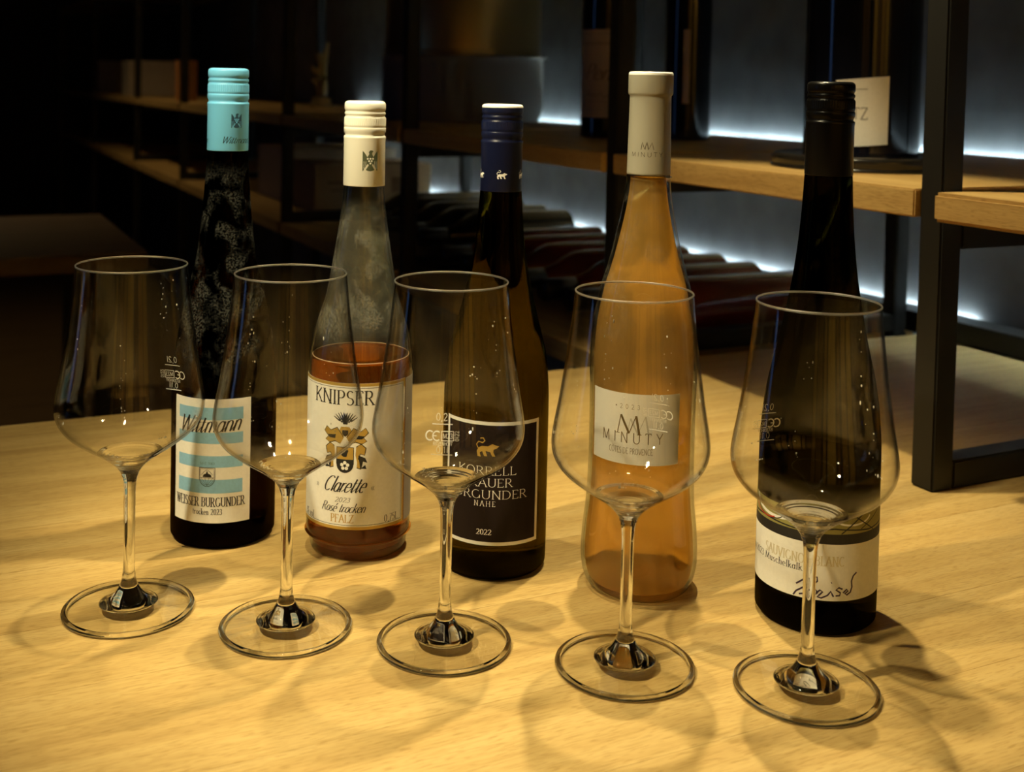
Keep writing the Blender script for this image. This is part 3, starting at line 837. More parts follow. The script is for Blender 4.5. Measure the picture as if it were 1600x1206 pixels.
print_on('shield_emblem', ik, rf, 0.0389, 0.00038, M_BLACKINK, lab)

# ---- half full amber bottle
b = BOT[1]
pr = bottle_prof([(0.0338, 0.0008), (0.0352, 0.0030), (0.0360, 0.0070), (0.0374, 0.0120), (0.0384, 0.018), (0.0384, 0.07), (0.0384, 0.128), (0.0377, 0.142), (0.0352, 0.158), (0.0305, 0.175), (0.0262, 0.1890), (0.0214, 0.216), (0.0166, 0.248), (0.0147, 0.2685), (0.0140, 0.275), (0.0136, 0.322)])
M_CLEARB = dark_glass('clear_bottle_glass', (0.93, 0.94, 0.87), haze=(0.45, 0.43, 0.36), z0=0.145, z1=0.262, amount=0.16, clear=True, film=0.05)
gl_, inn2 = shell_bottle('glass', pr, b, M_CLEARB, t=0.0022)
rf = interp(pr)
LV = 0.1435
wp = [(r + 0.0002, z) for r, z in inn2 if z < LV - 0.0005]
rlv = wp[-1][0]
wv, wf_ = lathe([(0.0, 0.0140), (wp[0][0] * .55, 0.0120), (wp[0][0] * .92, 0.0060)] + wp + [(rlv, LV), (rlv - 0.001, LV - 0.0004), (rlv * .6, LV - 0.0006), (0.0, LV - 0.0006)], 96)
mk('wine', wv, wf_, wine_mat('amber_rose_wine', (0.84, 0.44, 0.12), (0.70, 0.30, 0.06), 0.03, 0.20, 0.05), b)
fr = [(rlv - 0.0002 + 0.0003 * math.cos(t), LV + 0.0002 + 0.00032 * math.sin(t)) for t in [2 * PI * k / 8 for k in range(9)]]
v, f = lathe(fr, 96)
mk('foam_ring', v, f, pmat('pink_foam', (0.72, 0.45, 0.32), rough=0.6), b)
M_CREAMCAP = pmat('cream_cap', (0.91, 0.89, 0.78), rough=0.35)
cap = screw_cap('screw_cap', 0.3308, 0.0153, 0.2687, M_CREAMCAP, b)
M_OLIVEINK = pmat('olive_ink', (0.085, 0.10, 0.05), rough=0.5)
rc = lambda z: 0.01526
ik = Ink(); eagle(ik, 0.0060, 0.2875, 0.0152); print_on('eagle_emblem', ik, rc, 0.0153, 0.00006, M_OLIVEINK, cap)
ik = Ink(); grapes(ik, 0.0060, 0.2875, 0.0152); print_on('emblem_cutout', ik, rc, 0.0153, 0.00010, M_CREAMCAP, cap)
lab = patch('label', -0.0560, 0.0420, 0.0255, 0.1305, rf, 0.0384, 0.00025, M_CREAM, b, nu=60)
back = patch('back_label', 0.0432, 0.0760, 0.0250, 0.1300, rf, 0.0384, 0.00022, pmat('grey_paper', (0.36, 0.33, 0.30), rough=0.7), b, nu=20)
ik = Ink()
for v0, v1 in ((0.1283, 0.1305), (0.0250, 0.0272)): ik.rect(-0.0560, 0.0420, v0, v1)
ik.rect(0.0398, 0.0420, 0.0255, 0.1305)
print_on('gold_border', ik, rf, 0.0384, 0.00030, M_GOLDINK, lab)
ik = Ink()
ik.line([(-0.056, 0.1272), (0.0388, 0.1272), (0.0388, 0.0283), (-0.056, 0.0283)], 0.0003)
ik.text('KNIPSER', -0.0325, 0.1150, 0.0100, width=0.0465, style='serif', bold=.95)
ik.text('Clarette', -0.0235, 0.0520, 0.0112, width=0.0310, style='script', shear=0.50, bold=1.25, gap=.02)
ik.text('>', -0.0300, 0.0530, 0.0055, style='light', bold=.9); ik.text('<', 0.0128, 0.0530, 0.0055, style='light', bold=.9)
ik.text('2023', -0.0078, 0.0448, 0.0034, width=0.0110, style='script', shear=.3, anchor='c', bold=1.4)
ik.text('Ros\u00e9 trocken', -0.0245, 0.0375, 0.0066, width=0.0330, style='script', shear=.42, bold=1.25, gap=.02)
ik.text('0,75L', 0.0232, 0.0290, 0.0050, width=0.0120, style='serif', bold=.8)
ik.text('% vol', -0.0445, 0.0290, 0.0048, width=0.0115, style='serif', bold=.8)
print_on('lettering', ik, rf, 0.0384, 0.00036, M_BLACKINK, lab)
ik = Ink(); ik.text('PFALZ', -0.0162, 0.0302, 0.0056, width=0.0168, style='serif'); print_on('gold_lettering', ik, rf, 0.0384, 0.00036, M_GOLDINK, lab)
# coat of arms
cx_, cz = -0.0062, 0.0
ik = Ink()   # gold parts
ik.poly([(cx_ + x, z) for x, z in [(-.0062, .0845), (.0062, .0845), (.0062, .0758), (-.0062, .0758)]])
for s in (-1, 1):
    ik.poly([(cx_ + s * x, z) for x, z in [(.001, .0915), (.006, .0985), (.011, .0960), (.0145, .0985), (.0165, .0950), (.0130, .0915), (.0155, .0890), (.0120, .0870), (.0075, .0885), (.0035, .0870)]])
    ik.poly([(cx_ + s * x, z) for x, z in [(.0080, .0850), (.0115, .0870), (.0150, .0840), (.0140, .0790), (.0110, .0800), (.0095, .0765), (.0125, .0735), (.0115, .0690), (.0085, .0700), (.0088, .0740), (.0075, .0790)]])
for q in range(5):
    a = 2 * PI * q / 5
    ik.poly([(cx_ + .0012 * math.cos(a) + .0011 * math.cos(t), .0715 + .0012 * math.sin(a) + .0011 * math.sin(t)) for t in [2 * PI * k / 8 for k in range(8)]])
ik.poly([(cx_ + x, z) for x, z in [(-.0042, .0925), (.0042, .0925), (.0048, .0960), (.003, .0992), (-.003, .0992), (-.0048, .0960)]])
gold = ik
ik = Ink()   # black parts: shield lower half, wings, outlines
ik.poly([(cx_ + x, z) for x, z in [(.0062, .0758), (-.0062, .0758)] + [(x, .0722 + y) for x, y in E(0, 0, .0062, .0062, 180, 360, 12)]])
for s in (-1, 1):
    for q in range(9):
        a = math.radians(38 + q * 15)
        ik.stroke([(cx_ + s * (.0012 + .0036 * math.cos(a)), .1010 + .0036 * math.sin(a)), (cx_ + s * (.0025 + .0078 * math.cos(a)), .1010 + .0086 * math.sin(a))], lambda x, y, t: .0011 * (1 - .6 * t))
    ik.line([(cx_ + s * x, z) for x, z in [(.001, .0915), (.006, .0985), (.011, .0960), (.0145, .0985), (.0165, .0950), (.0130, .0915), (.0155, .0890), (.0120, .0870), (.0075, .0885), (.0035, .0870)]], .0005)
    ik.line([(cx_ + s * x, z) for x, z in [(.0080, .0850), (.0115, .0870), (.0150, .0840), (.0140, .0790), (.0110, .0800), (.0095, .0765), (.0125, .0735), (.0115, .0690), (.0085, .0700)]], .0006)
    ik.poly([(cx_ + s * x, z) for x, z in [(.0095, .0790), (.0145, .0770), (.0160, .0735), (.0130, .0745), (.0120, .0700), (.0145, .0720), (.0155, .0690), (.0110, .0695)]])
    ik.poly([(cx_ + s * x, z) for x, z in [(.0070, .0935), (.0140, .0925), (.0120, .0905), (.0075, .0905)]])
ik.poly([(cx_ + x, z) for x, z in [(-.0016, .1010), (-.0022, .1045), (0, .1075), (.0022, .1045), (.0016, .1010)]])
ik.poly([(cx_ + x, z) for x, z in [(-.0022, .0940), (-.0022, .0968), (.0022, .0968), (.0022, .0940), (0, .0920)]])
ik.poly([(cx_ + x, z) for x, z in [(-.0030, .0790), (-.0026, .0812), (-.0006, .0806), (.0012, .0832), (.0026, .0822), (.0018, .0800), (.0012, .0775), (-.0010, .0775)]])
ik.line([(cx_ - .0062, .0722), (cx_ - .0062, .0845), (cx_ + .0062, .0845), (cx_ + .0062, .0722)], .0005)
print_on('crest_black', ik, rf, 0.0384, 0.00036, M_BLACKINK, lab)
print_on('crest_gold', gold, rf, 0.0384, 0.00033, M_GOLDINK, lab)
ik = Ink()
for q in range(5):
    a = 2 * PI * q / 5 + .3
    ik.poly([(cx_ + .0022 * math.cos(a) + .0013 * math.cos(t), .0712 + .0022 * math.sin(a) + .0013 * math.sin(t)) for t in [2 * PI * k / 8 for k in range(8)]])
print_on('crest_rosette', ik, rf, 0.0384, 0.00040, M_CREAM, lab)

# ---- olive bottle with black label
b = BOT[2]
pr = bottle_prof([(0.0345, 0.0008), (0.0368, 0.0035), (0.0378, 0.010), (0.0378, 0.06), (0.0378, 0.112), (0.0373, 0.132), (0.0352, 0.152), (0.0322, 0.165), (0.0288, 0.178), (0.0243, 0.196), (0.0189, 0.223), (0.0166, 0.245), (0.0148, 0.2692), (0.0140, 0.276), (0.0136, 0.322)])
M_OLIVE = dark_glass('olive_glass', (0.22, 0.175, 0.03))
solid_bottle('glass', pr, b, M_OLIVE)
rf = interp(pr)
M_NAVYCAP = pmat('navy_cap', (0.005, 0.008, 0.035), rough=0.34, spec=0.32)
cap = screw_cap('screw_cap', 0.3309, 0.0149, 0.2692, M_NAVYCAP, b)
rc = lambda z: 0.01488
ik = Ink()
for uu in (-0.0185, -0.0001, 0.0180): lion(ik, uu, 0.2812, 0.0070)
print_on('lion_emblems', ik, rc, 0.0149, 0.00006, M_WHITEINK, cap)
M_TOPWHITE = pmat('cap_top_white', (0.9, 0.9, 0.85), rough=0.35)
v, f = lathe([(0.0147, 0.3284), (0.01475, 0.3292), (0.0144, 0.3300), (0.0136, 0.3308), (0.0118, 0.33105), (0, 0.33105)], 96)
mk('cap_top', v, f, M_TOPWHITE, cap)
M_BLACKPAPER = pmat('black_paper', (0.018, 0.011, 0.010), rough=0.6, spec=0.15)
lab = patch('label', -0.0415, 0.0345, 0.0262, 0.1125, rf, 0.0385, 0.00025, M_BLACKPAPER, b)
ik = Ink()
BW = 0.0024
ik.rect(-0.0415, 0.0345, 0.0262, 0.0262 + BW); ik.rect(-0.0415, 0.0345, 0.1125 - BW, 0.1125)
ik.rect(-0.0415, -0.0415 + BW, 0.0262 + BW, 0.1125 - BW); ik.rect(0.0345 - BW, 0.0345, 0.0262 + BW, 0.1125 - BW)
print_on('white_border', ik, rf, 0.0385, 0.00032, M_WHITEINK, lab)
ik = Ink()
ik.text('KORRELL', -0.0065, 0.0755, 0.0058, width=0.0430, style='serif', anchor='c', bold=.75)
ik.text('GRAUER', -0.0065, 0.0672, 0.0058, width=0.0375, style='serif', anchor='c', bold=.75)
ik.text('BURGUNDER', -0.0065, 0.0588, 0.0058, width=0.0600, style='serif', anchor='c', bold=.75)
ik.text('NAHE', -0.0072, 0.0536, 0.0036, width=0.0152, style='serif', anchor='c', gap=.4, bold=.8)
ik.text('2022', -0.0074, 0.0338, 0.0036, width=0.0106, style='serif', anchor='c', bold=1.3)
print_on('lettering', ik, rf, 0.0385, 0.00036, M_WHITEINK, lab)
ik = Ink(); lion(ik, -0.0070, 0.0940, 0.0150); print_on('gold_lion', ik, rf, 0.0385, 0.00036, M_GOLDINK, lab)

# ---- peach rose bottle
b = BOT[3]
pr = bottle_prof([(0.0335, 0.0010), (0.0362, 0.0040), (0.0388, 0.0110), (0.0402, 0.0220), (0.0394, 0.040), (0.0374, 0.060), (0.0364, 0.085), (0.0364, 0.12), (0.0368, 0.15), (0.0366, 0.166), (0.0350, 0.186), (0.0309, 0.2074), (0.0277, 0.2186), (0.0243, 0.2310), (0.0188, 0.2552), (0.0158, 0.273), (0.0148, 0.2856), (0.0140, 0.292), (0.0136, 0.345)])
M_ROSEGLASS = dark_glass('rose_bottle_glass', (0.98, 0.975, 0.95), haze=(0.6, 0.55, 0.45), z0=0.16, z1=0.285, amount=0.06, clear=True)
gl_, inn4 = shell_bottle('glass', pr, b, M_ROSEGLASS, t=0.0030, punt=0.024)
rf = interp(pr)
M_PEACH = wine_mat('peach_wine', (0.96, 0.75, 0.35), (0.98, 0.66, 0.22), 0.10, 0.24, 0.12)
wp = [(r + 0.0002, z) for r, z in inn4 if z < 0.2835]
wv, wf_ = lathe([(0.0, 0.0226), (wp[0][0] * .55, 0.0200), (wp[0][0] * .9, 0.0062)] + wp + [(wp[-1][0], 0.2840), (0.0, 0.2840)], 96)
mk('wine', wv, wf_, M_PEACH, b)
M_FOIL = pmat('beige_foil', (0.36, 0.33, 0.25), rough=0.36, metal=0.15)
fp = [(0.0146, 0.2856), (0.0149, 0.2857), (0.0149, 0.2870), (0.0147, 0.300), (0.0144, 0.320), (0.0141, 0.3380), (0.0142, 0.3396), (0.0150, 0.3402), (0.0153, 0.3415), (0.0153, 0.3530), (0.0151, 0.3546), (0.0144, 0.3555), (0.0130, 0.3556), (0, 0.3556)]
v, f = lathe(fp, 96)
foil = mk('foil_capsule', v, f, M_FOIL, b)
v, f = lathe([(0.01525, 0.3535), (0.01515, 0.3548), (0.0145, 0.3557), (0.0130, 0.3558), (0, 0.3558)], 96)
mk('capsule_top', v, f, M_TOPWHITE, foil)
rc = interp([(r, z) for r, z in fp[2:8]])
ik = Ink()
ik.line([(-.0076, .3030), (-.0068, .3080), (-.0052, .3035), (-.0034, .3080), (-.0026, .3030)], .0005)
ik.line([(-.0048, .3030), (-.0040, .3080), (-.0022, .3035), (-.0002, .3080), (.0010, .3030)], .0004)
ik.text('MINUTY', -0.0150, 0.2982, 0.0030, width=0.0225, style='sans', gap=.35, bold=1.2)
print_on('foil_lettering', ik, rc, 0.0145, 0.00007, pmat('brown_ink', (0.10, 0.075, 0.045), rough=0.4, metal=0.4), foil)
M_SILVER = pmat('silvery_label', (0.68, 0.66, 0.60), rough=0.45, metal=0.15)
lab = patch('label', -0.0450, 0.0222, 0.0945, 0.1420, rf, 0.0375, 0.00025, M_SILVER, b)
M_BROWNINK = pmat('bronze_ink', (0.17, 0.12, 0.055), rough=0.35, metal=0.4)
ik = Ink()
ik.text('*2023', -0.0240, 0.1318, 0.0030, width=0.0172, style='sans', gap=.8)
ik.text('MINUTY', -0.0345, 0.1088, 0.0072, width=0.0440, style='sans', gap=.5, bold=.95)
ik.text('C\u00d4TES DE PROVENCE', -0.0285, 0.1016, 0.0040, width=0.0310, style='sans', bold=.85)
ik.stroke([(-.0222, .1150), (-.0198, .1275)], lambda x, y, t: .0006); ik.stroke([(-.0198, .1275), (-.0138, .1155)], lambda x, y, t: .0016)
ik.stroke([(-.0138, .1155), (-.0092, .1275)], lambda x, y, t: .0006); ik.stroke([(-.0092, .1275), (-.0068, .1150)], lambda x, y, t: .0016)
for q in (-.0222, -.0068): ik.line([(q - .0016, .1150), (q + .0016, .1150)], .0004)
print_on('lettering', ik, rf, 0.0375, 0.00032, M_BROWNINK, lab)
ik = Ink()
ik.stroke([(-.0150, .1150), (-.0130, .1255)], lambda x, y, t: .0005); ik.stroke([(-.0130, .1255), (-.0078, .1155)], lambda x, y, t: .0012)
ik.stroke([(-.0078, .1155), (-.0028, .1275)], lambda x, y, t: .0005); ik.stroke([(-.0028, .1275), (-.0004, .1150)], lambda x, y, t: .0012)
print_on('ghost_monogram', ik, rf, 0.0375, 0.00030, pmat('pale_bronze_ink', (0.46, 0.43, 0.36), rough=0.4), lab)

# ---- dark green bottle with signature
b = BOT[4]
pr = bottle_prof([(0.0360, 0.0008), (0.0382, 0.0035), (0.0389, 0.010), (0.0389, 0.06), (0.0388, 0.108), (0.0381, 0.124), (0.0360, 0.1446), (0.0328, 0.162), (0.0286, 0.180), (0.0227, 0.2107), (0.0189, 0.2372), (0.0164, 0.266), (0.0152, 0.290), (0.0144, 0.296), (0.0138, 0.345)])
solid_bottle('glass', pr, b, dark_glass('dark_green_glass', (0.09, 0.076, 0.015)))
rf = interp(pr)
M_BLACKCAP = pmat('black_cap', (0.005, 0.0045, 0.004), rough=0.28, spec=0.28)
cap = screw_cap('screw_cap', 0.3514, 0.0154, 0.2905, M_BLACKCAP, b)
lab = patch('label', -0.0780, 0.0560, 0.0240, 0.0600, rf, 0.0389, 0.00025, M_CREAM, b, nu=70)
ik = Ink(); ik.rect(-0.0780, 0.0560, 0.0600, 0.0665); print_on('black_band', ik, rf, 0.0389, 0.00026, M_BLACKINK, lab)
M_OLIVEPAPER = pmat('olive_paper', (0.30, 0.27, 0.08), rough=0.6)
art = patch('art_label', -0.0780, 0.0560, 0.0665, 0.0800, rf, 0.0389, 0.00024, M_OLIVEPAPER, b, nu=70, nv=6)
ik = Ink()
ik.line([(-.075, .0672), (-.05, .0690), (-.025, .0675), (0, .0700), (.025, .0678), (.05, .0695)], .0009)
ik.line([(.004, .0668), (.020, .0790)], .0008); ik.line([(.018, .0690), (.036, .0780)], .0006); ik.line([(.014, .0770), (.030, .0668)], .0007)
ik.line([(-.055, .0790)] + E(-.045, .074, .012, .005, 180, 400, 14), .0006)
print_on('art_lines', ik, rf, 0.0389, 0.00032, M_BLACKINK, art)
ik = Ink(); ik.line(E(-.040, .080, .020, .009, 180, 330, 14), .0020); ik.line(E(.012, .078, .014, .006, 200, 350, 14), .0012); print_on('art_swirl', ik, rf, 0.0389, 0.00030, M_WHITEINK, art)
ik = Ink(); ik.line(E(-.048, .079, .016, .010, 190, 300, 14), .0008); print_on('art_red_line', ik, rf, 0.0389, 0.00034, pmat('red_ink', (0.5, 0.04, 0.02), rough=.5), art)
ik = Ink()
ik.text('ein 2023 Muschelkalk', -0.0195, 0.0412, 0.0042, width=0.0500, style='serif', anchor='r', bold=.95)
print_on('lettering', ik, rf, 0.0389, 0.00032, M_BLACKINK, lab)
ik = Ink(); ik.text('SAUVIGNON BLANC', -0.0475, 0.0462, 0.0060, width=0.0540, style='serif'); print_on('gold_lettering', ik, rf, 0.0389, 0.00032, pmat('pale_gold_ink', (0.66, 0.60, 0.42), rough=0.3, metal=0.3), lab)
ik = Ink()
def sg(pts): ik.stroke([(x * 1e-3, z * 1e-3) for x, z in pts], lambda a, b_, t: 0.00105)
sg([(-24.6, 24.6), (-22.8, 27.6), (-18.5, 30.8), (-15.2, 31.0), (-14.6, 29.6), (-17.5, 27.0), (-21.0, 26.0)])
sg([(-23.0, 32.2), (-18.0, 36.2), (-13.6, 38.6), (-10.2, 38.6), (-10.0, 36.0), (-13.5, 32.8), (-16.5, 31.0), (-11.4, 31.2), (-9.6, 28.8), (-12.2, 26.6), (-16.0, 25.4)])
sg([(-10.6, 28.6), (-8.2, 30.6), (-6.6, 29.6), (-8.6, 27.4), (-9.8, 26.2), (-7.4, 25.6), (-3.6, 27.6), (-1.6, 30.2), (-.6, 28.0), (.2, 26.8)])
sg([(-1.6, 35.6), (-1.2, 35.9)])
sg([(5.8, 31.6), (3.4, 32.6), (1.6, 31.2), (4.4, 29.4), (4.0, 27.6), (1.4, 27.4)])
sg([(6.2, 29.2), (8.6, 31.4), (9.6, 30.4), (7.4, 28.6), (8.8, 27.8), (11.2, 29.4), (12.2, 32.6), (11.8, 36.4), (13.0, 39.6), (15.4, 41.6)])
print_on('signature', ik, rf, 0.0389, 0.00034, pmat('violet_ink', (0.03, 0.012, 0.05), rough=0.4), lab)

# ------------------------------------------------------------------ things on the rack
# large two-tone drum shaped wine cooler
c = empty('wine_cooler', W(1.72, 0.335, ZS1 + 0.0003))
tag(c, 'large drum shaped wine cooler, bronze above and grey below, on the shelf board', 'wine cooler')
v, f = lathe(spline([(0.0, 0.0), (0.165, 0.0), (0.178, 0.006), (0.186, 0.03), (0.186, 0.08), (0.186, 0.142), (0.182, 0.146), (0.0, 0.1461)], 3), 80)
mk('base', v, f, pmat('grey_matt_base', (0.16, 0.14, 0.115), rough=0.6), c)
v, f = lathe([(0.180, 0.1462), (0.183, 0.149), (0.180, 0.153), (0.178, 0.16), (0.178, 0.40), (0.172, 0.405), (0.168, 0.40), (0.165, 0.18), (0, 0.18)], 80)
mk('drum', v, f, pmat('brushed_bronze', (0.50, 0.36, 0.16), rough=0.38, metal=0.9), c)
v, f = lathe([(0.1825, 0.1440), (0.1835, 0.1455), (0.1825, 0.1470)], 80)
mk('seam_ring', v, f, pmat('dark_seam', (0.02, 0.018, 0.015), rough=0.5), c)

def std_bottle(parent, glass, R=0.043, H=0.36, hs=0.22, rn=0.016):
    pr = spline([(R * .92, 0.001), (R * .99, 0.005), (R, 0.012), (R, hs * .6), (R, hs), (R * .9, hs + .03), (rn * 1.5, hs + .07), (rn, hs + .10), (rn, H)], 4)
    solid_bottle('glass', pr, parent, glass)
    return interp(pr)
M_NIGHTBLUE = pmat('night_glass', (0.006, 0.007, 0.014), rough=0.08, spec=0.6)
M_ROSEPAPER = pmat('beige_rose_paper', (0.50, 0.38, 0.30), rough=0.7)
M_FADED = pmat('faded_ink', (0.12, 0.08, 0.06), rough=.6)
b1 = empty('wine_bottle', W(0.935, 0.240, ZS1 + 0.0003))
tag(b1, 'standing dark wine bottle with tall beige script label, behind the rack post', 'bottle', 'bottles standing on the rack')
rf = std_bottle(b1, M_NIGHTBLUE)
lab = patch('label', -0.062, 0.012, 0.033, 0.178, rf, 0.043, 0.0004, M_ROSEPAPER, b1, nu=30)
ik = Ink()
for k_ in range(9): ik.line([(-0.052 + k_ * 0.006, 0.152), (-0.049 + k_ * 0.006, 0.158)], 0.0016)
print_on('lettering', ik, rf, 0.043, 0.0006, M_FADED, lab)
ik = Ink(); ik.text('Pen', -0.046, 0.095, 0.026, width=0.046, style='script', shear=.4, bold=1.1, gap=.02); print_on('script_lettering', ik, rf, 0.043, 0.0006, M_FADED, lab)
ik = Ink(); ik.line([(-.044, .068), (-.036, .078), (-.038, .067), (-.031, .073), (-.030, .067), (-.024, .073), (-.022, .067), (-.015, .074), (-.010, .067), (-.002, .070)], .0009); print_on('script_flourish', ik, rf, 0.043, 0.0006, M_FADED, lab)
ik = Ink(); ik.line([(-.058, .171), (.008, .171)], .0006); print_on('rule', ik, rf, 0.043, 0.0006, M_FADED, lab)
ik = Ink(); ik.line([(-.042, .060), (.006, .060)], .0005); print_on('rule', ik, rf, 0.043, 0.0006, M_FADED, lab)
b2 = empty('wine_bottle', W(0.84, 0.335, ZS1 + 0.0003))
tag(b2, 'standing dark wine bottle with narrow pinkish label strip, right of the rack post', 'bottle', 'bottles standing on the rack')
rf = std_bottle(b2, M_NIGHTBLUE, R=0.037)
patch('label', -0.014, -0.004, 0.06, 0.178, rf, 0.037, 0.0004, M_ROSEPAPER, b2, nu=8)

t = empty('round_tray', W(0.255, 0.150, ZS1 + 0.0003))
tag(t, 'black round tray on the shelf board under the big dark bottle', 'tray')
v, f = lathe(spline([(0.0, 0.0), (0.088, 0.0), (0.0945, 0.004), (0.0955, 0.012), (0.090, 0.0155), (0.075, 0.014), (0.0, 0.013)], 4), 80)
mk('tray', v, f, pmat('black_lacquer', (0.012, 0.010, 0.008), rough=0.22), t)
b3 = empty('wine_bottle', W(0.262, 0.156, ZS1 + 0.0138))
tag(b3, 'oversized black wine bottle with cream label on the round tray', 'bottle', 'bottles standing on the rack')
rf = std_bottle(b3, M_NIGHTBLUE, R=0.062, H=0.5, hs=0.33, rn=0.022)
lab = patch('label', -0.0465, 0.0087, 0.0122, 0.0848, rf, 0.062, 0.0012, M_CREAM, b3, nu=30, slant=0.09, thick=0.0011)
ik = Ink(); ik.text('TZ', -0.0282, 0.0410, 0.0122, width=0.0155, style='light'); print_on('lettering', ik, rf, 0.062, 0.0014, M_BLACKINK, lab)

ik = Ink(); ik.line([(-.0280, .0728), (-.0134, .0732)], .0006); print_on('rule', ik, rf, 0.062, 0.0014, M_BLACKINK, lab)
# gilded figurine
fg = empty('figurine', W(2.98, 0.40, ZS1 + 0.0003))
tag(fg, 'small gilded standing figurine on a square plinth, far along the shelf', 'figurine')
M_GILT = pmat('dull_gilt', (0.34, 0.22, 0.07), rough=0.5, metal=0.35)
boxes('plinth', [(-0.036, 0.036, -0.036, 0.036, 0.0, 0.014), (-0.030, 0.030, -0.030, 0.030, 0.014, 0.030)], M_GILT, fg, bev=0.002)
bmf = bmesh.new()
me = bpy.data.meshes.new('body'); skv = [(0, 0, .03), (0.004, 0, .075), (0.0, 0, .11), (.004, 0, .15), (.010, 0, .165), (-.012, 0, .168), (-.016, 0, .178), (.014, 0, .185), (.018, 0, .215), (-.028, 0, .12), (-.034, 0, .135), (-.02, 0, .085), (-.036, 0, .09)]
ske = [(0, 1), (1, 2), (2, 3), (3, 4), (3, 5), (5, 6), (4, 7), (7, 8), (2, 9), (9, 10), (1, 11), (11, 12)]
me.from_pydata(skv, ske, []); fo = bpy.data.objects.new('body', me); col.objects.link(fo); fo.parent = fg
sm = fo.modifiers.new('skin', 'SKIN'); sub = fo.modifiers.new('sub', 'SUBSURF'); sub.levels = 1; sub.render_levels = 2
for k_, r_ in enumerate([.026, .022, .017, .020, .012, .014, .013, .010, .006, .010, .008, .011, .009]):
    me.skin_vertices[0].data[k_].radius = (r_, r_ * .8)
me.skin_vertices[0].data[0].use_root = True
me.materials.append(M_GILT)
fg.rotation_euler = (0, 0, 0.1)

# bottles lying on the lower board, bottoms towards the wall
def lying(parent, glass, capm, R=0.04):
    pr = spline([(R * .90, 0.001), (R * .99, 0.005), (R, 0.012), (R, 0.10), (R, 0.19), (R * .9, 0.215), (R * .55, 0.245), (.0155, 0.27), (.0150, 0.30), (.0150, 0.315)], 4)
    bs = solid_bottle('glass', pr, parent, glass)
    v, f = lathe([(.0152, .262), (.0162, .2625), (.0160, .31), (.0165, .317), (.0160, .322), (.0, .3225)], 24)
    mk('capsule', v, f, capm, parent)
def lay(o, a, b, z, tilt, R):
    # bottle axis runs towards the rack front (-x in the rack frame)
    ax = Vector((-math.cos(tilt), 0, -math.sin(tilt)))
    rot = Vector((0, 0, 1)).rotation_difference(ax).to_matrix().to_4x4()
    o.matrix_world = Matrix.Translation(W(a, b, z)) @ Matrix.Rotation(RZ, 4, 'Z') @ rot
M_REDWINE = pmat('red_bottle_glass', (0.10, 0.012, 0.004), rough=0.12, spec=0.6)
M_DARKB = pmat('dark_lying_glass', (0.010, 0.011, 0.008), rough=0.12, spec=0.6)
pos_red = [(0.60, 0.365, 0.042), (0.695, 0.36, 0.042), (0.785, 0.365, 0.042), (0.875, 0.36, 0.042), (0.965, 0.36, 0.042), (1.055, 0.36, 0.042), (1.145, 0.36, 0.042)]
rl = ['nearest lying red wine bottle on the lower board, beside the rack post', 'second lying red wine bottle from the near end of the row', 'third lying red wine bottle from the near end of the row',
      'fourth lying red wine bottle from the near end of the row', 'fifth lying red wine bottle from the near end of the row', 'sixth lying red wine bottle from the near end of the row', 'furthest lying red wine bottle, next to the dark lying bottles']
first = None
for k_, (a, bb, z) in enumerate(pos_red):
    o = empty('lying_bottle')
    if first is None:
        lying(o, M_REDWINE, M_BLACKCAP, 0.0415); first = o
    else:
        for ch in first.children:
            cc = ch.copy(); col.objects.link(cc); cc.parent = o
    lay(o, a, bb, z, 0.0, 0.04); tag(o, rl[k_], 'bottle', 'red bottles lying on the lower board')
dl = ['nearest lying black wine bottle on the lower board, behind the navy capped bottle', 'second lying black wine bottle from the near end', 'third lying black wine bottle from the near end', 'fourth lying black wine bottle from the near end', 'furthest lying black wine bottle, before the cartons']
firstd = None
for k_, a in enumerate((1.34, 1.44, 1.54, 1.64, 1.74)):
    o = empty('lying_bottle')
    if firstd is None:
        lying(o, M_DARKB, M_BLACKCAP, 0.047); firstd = o
    else:
        for ch in firstd.children:
            cc = ch.copy(); col.objects.link(cc); cc.parent = o
    lay(o, a, 0.40, 0.048, 0.0, 0.047); tag(o, dl[k_], 'bottle', 'black bottles lying on the lower board')

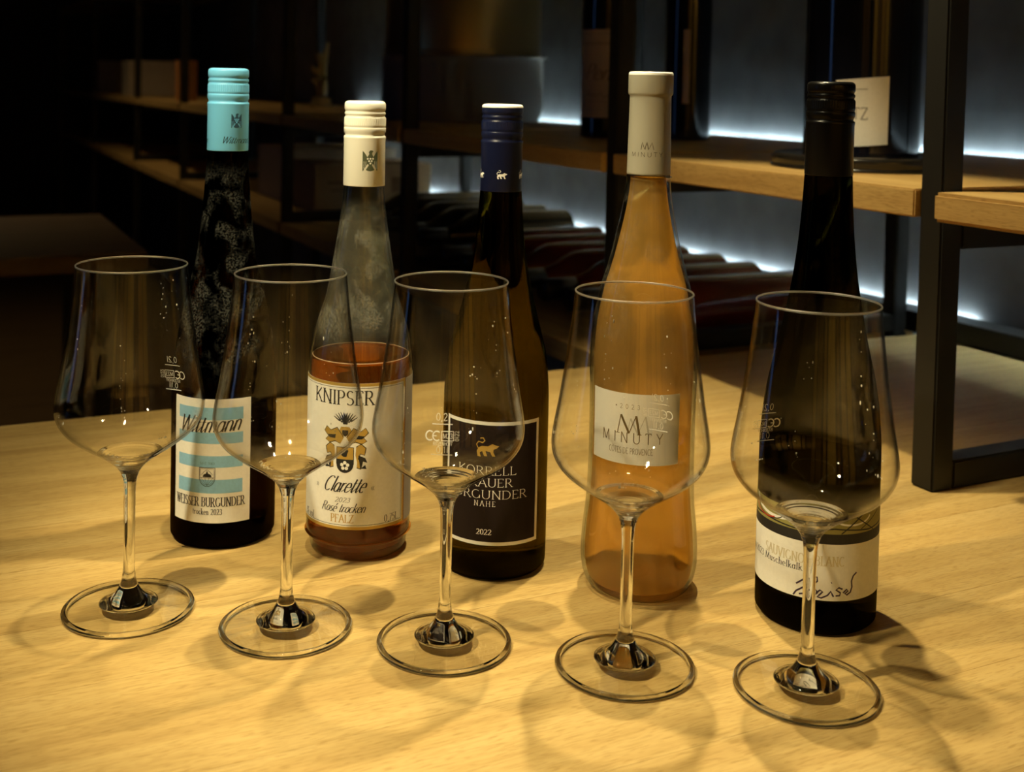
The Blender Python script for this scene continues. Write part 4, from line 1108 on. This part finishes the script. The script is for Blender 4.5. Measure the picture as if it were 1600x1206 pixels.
# cartons
M_CARTON = pmat('brown_carton', (0.30, 0.20, 0.10), rough=0.8, noise=0.15, nscale=20)
M_PALECARTON = pmat('pale_carton', (0.50, 0.42, 0.30), rough=0.8, noise=0.1, nscale=20)
def carton(name, a, b, z, sa, sb, sz, mat, label, rot=0.0, prints=()):
    o = empty(name, W(a, b, z), RZ + rot)
    tag(o, label, 'box')
    box('carton', -sb / 2, sb / 2, -sa / 2, sa / 2, 0, sz, mat, o, bev=0.002)
    box('lid', -sb / 2 - 0.001, sb / 2 + 0.001, -sa / 2 - 0.001, sa / 2 + 0.001, sz * .78, sz + 0.0015, mat, o, bev=0.002)
    for (p0, p1, q0, q1) in prints:
        box('print', p0, p1, -sa / 2 - 0.0016, -sa / 2 - 0.0005, q0, q1, pmat('carton_print', (0.13, 0.07, 0.03), rough=.8), o)
    return o
carton('wine_carton', 2.30, 0.30, 0.0003, 0.20, 0.33, 0.125, M_CARTON, 'brown wine carton with dark print, behind the amber bottle neck', prints=[(-.13, -.02, .075, .082), (-.12, -.03, .055, .060), (.05, .12, .05, .09)])
carton('wine_carton', 2.62, 0.30, 0.0003, 0.30, 0.33, 0.150, M_PALECARTON, 'pale wine carton behind the brown carton on the lower board', prints=[(.10, .14, .06, .10)])
carton('wine_carton', 5.9, 0.14, ZS1 + 0.0003, 0.20, 0.18, 0.17, M_PALECARTON, 'cream carton far along the upper board, left of the dark post')
carton('wine_carton', 4.85, 0.17, ZS1 + 0.0003, 0.20, 0.24, 0.16, M_PALECARTON, 'wide cream carton on the upper board, left of the blue cap')
carton('wine_carton', 3.75, 0.11, ZS1 + 0.0003, 0.06, 0.07, 0.15, pmat('orange_carton', (0.42, 0.18, 0.05), rough=.7), 'narrow orange carton on the upper board just left of the blue cap')

# second table further back in the dark, left of the rack
bt = empty('side_table', ORG, RZ)
tag(bt, 'dim wooden side table standing in the dark at the far left', 'table')
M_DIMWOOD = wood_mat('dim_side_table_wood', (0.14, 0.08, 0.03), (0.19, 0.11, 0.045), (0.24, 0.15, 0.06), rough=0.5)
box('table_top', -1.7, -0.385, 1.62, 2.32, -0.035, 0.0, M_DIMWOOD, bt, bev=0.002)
for lx in (-1.66, -0.48):
    for ly in (1.66, 2.23): box('leg', lx, lx + 0.05, ly, ly + 0.05, FLOOR, -0.035, M_STEEL, bt, bev=0.002)
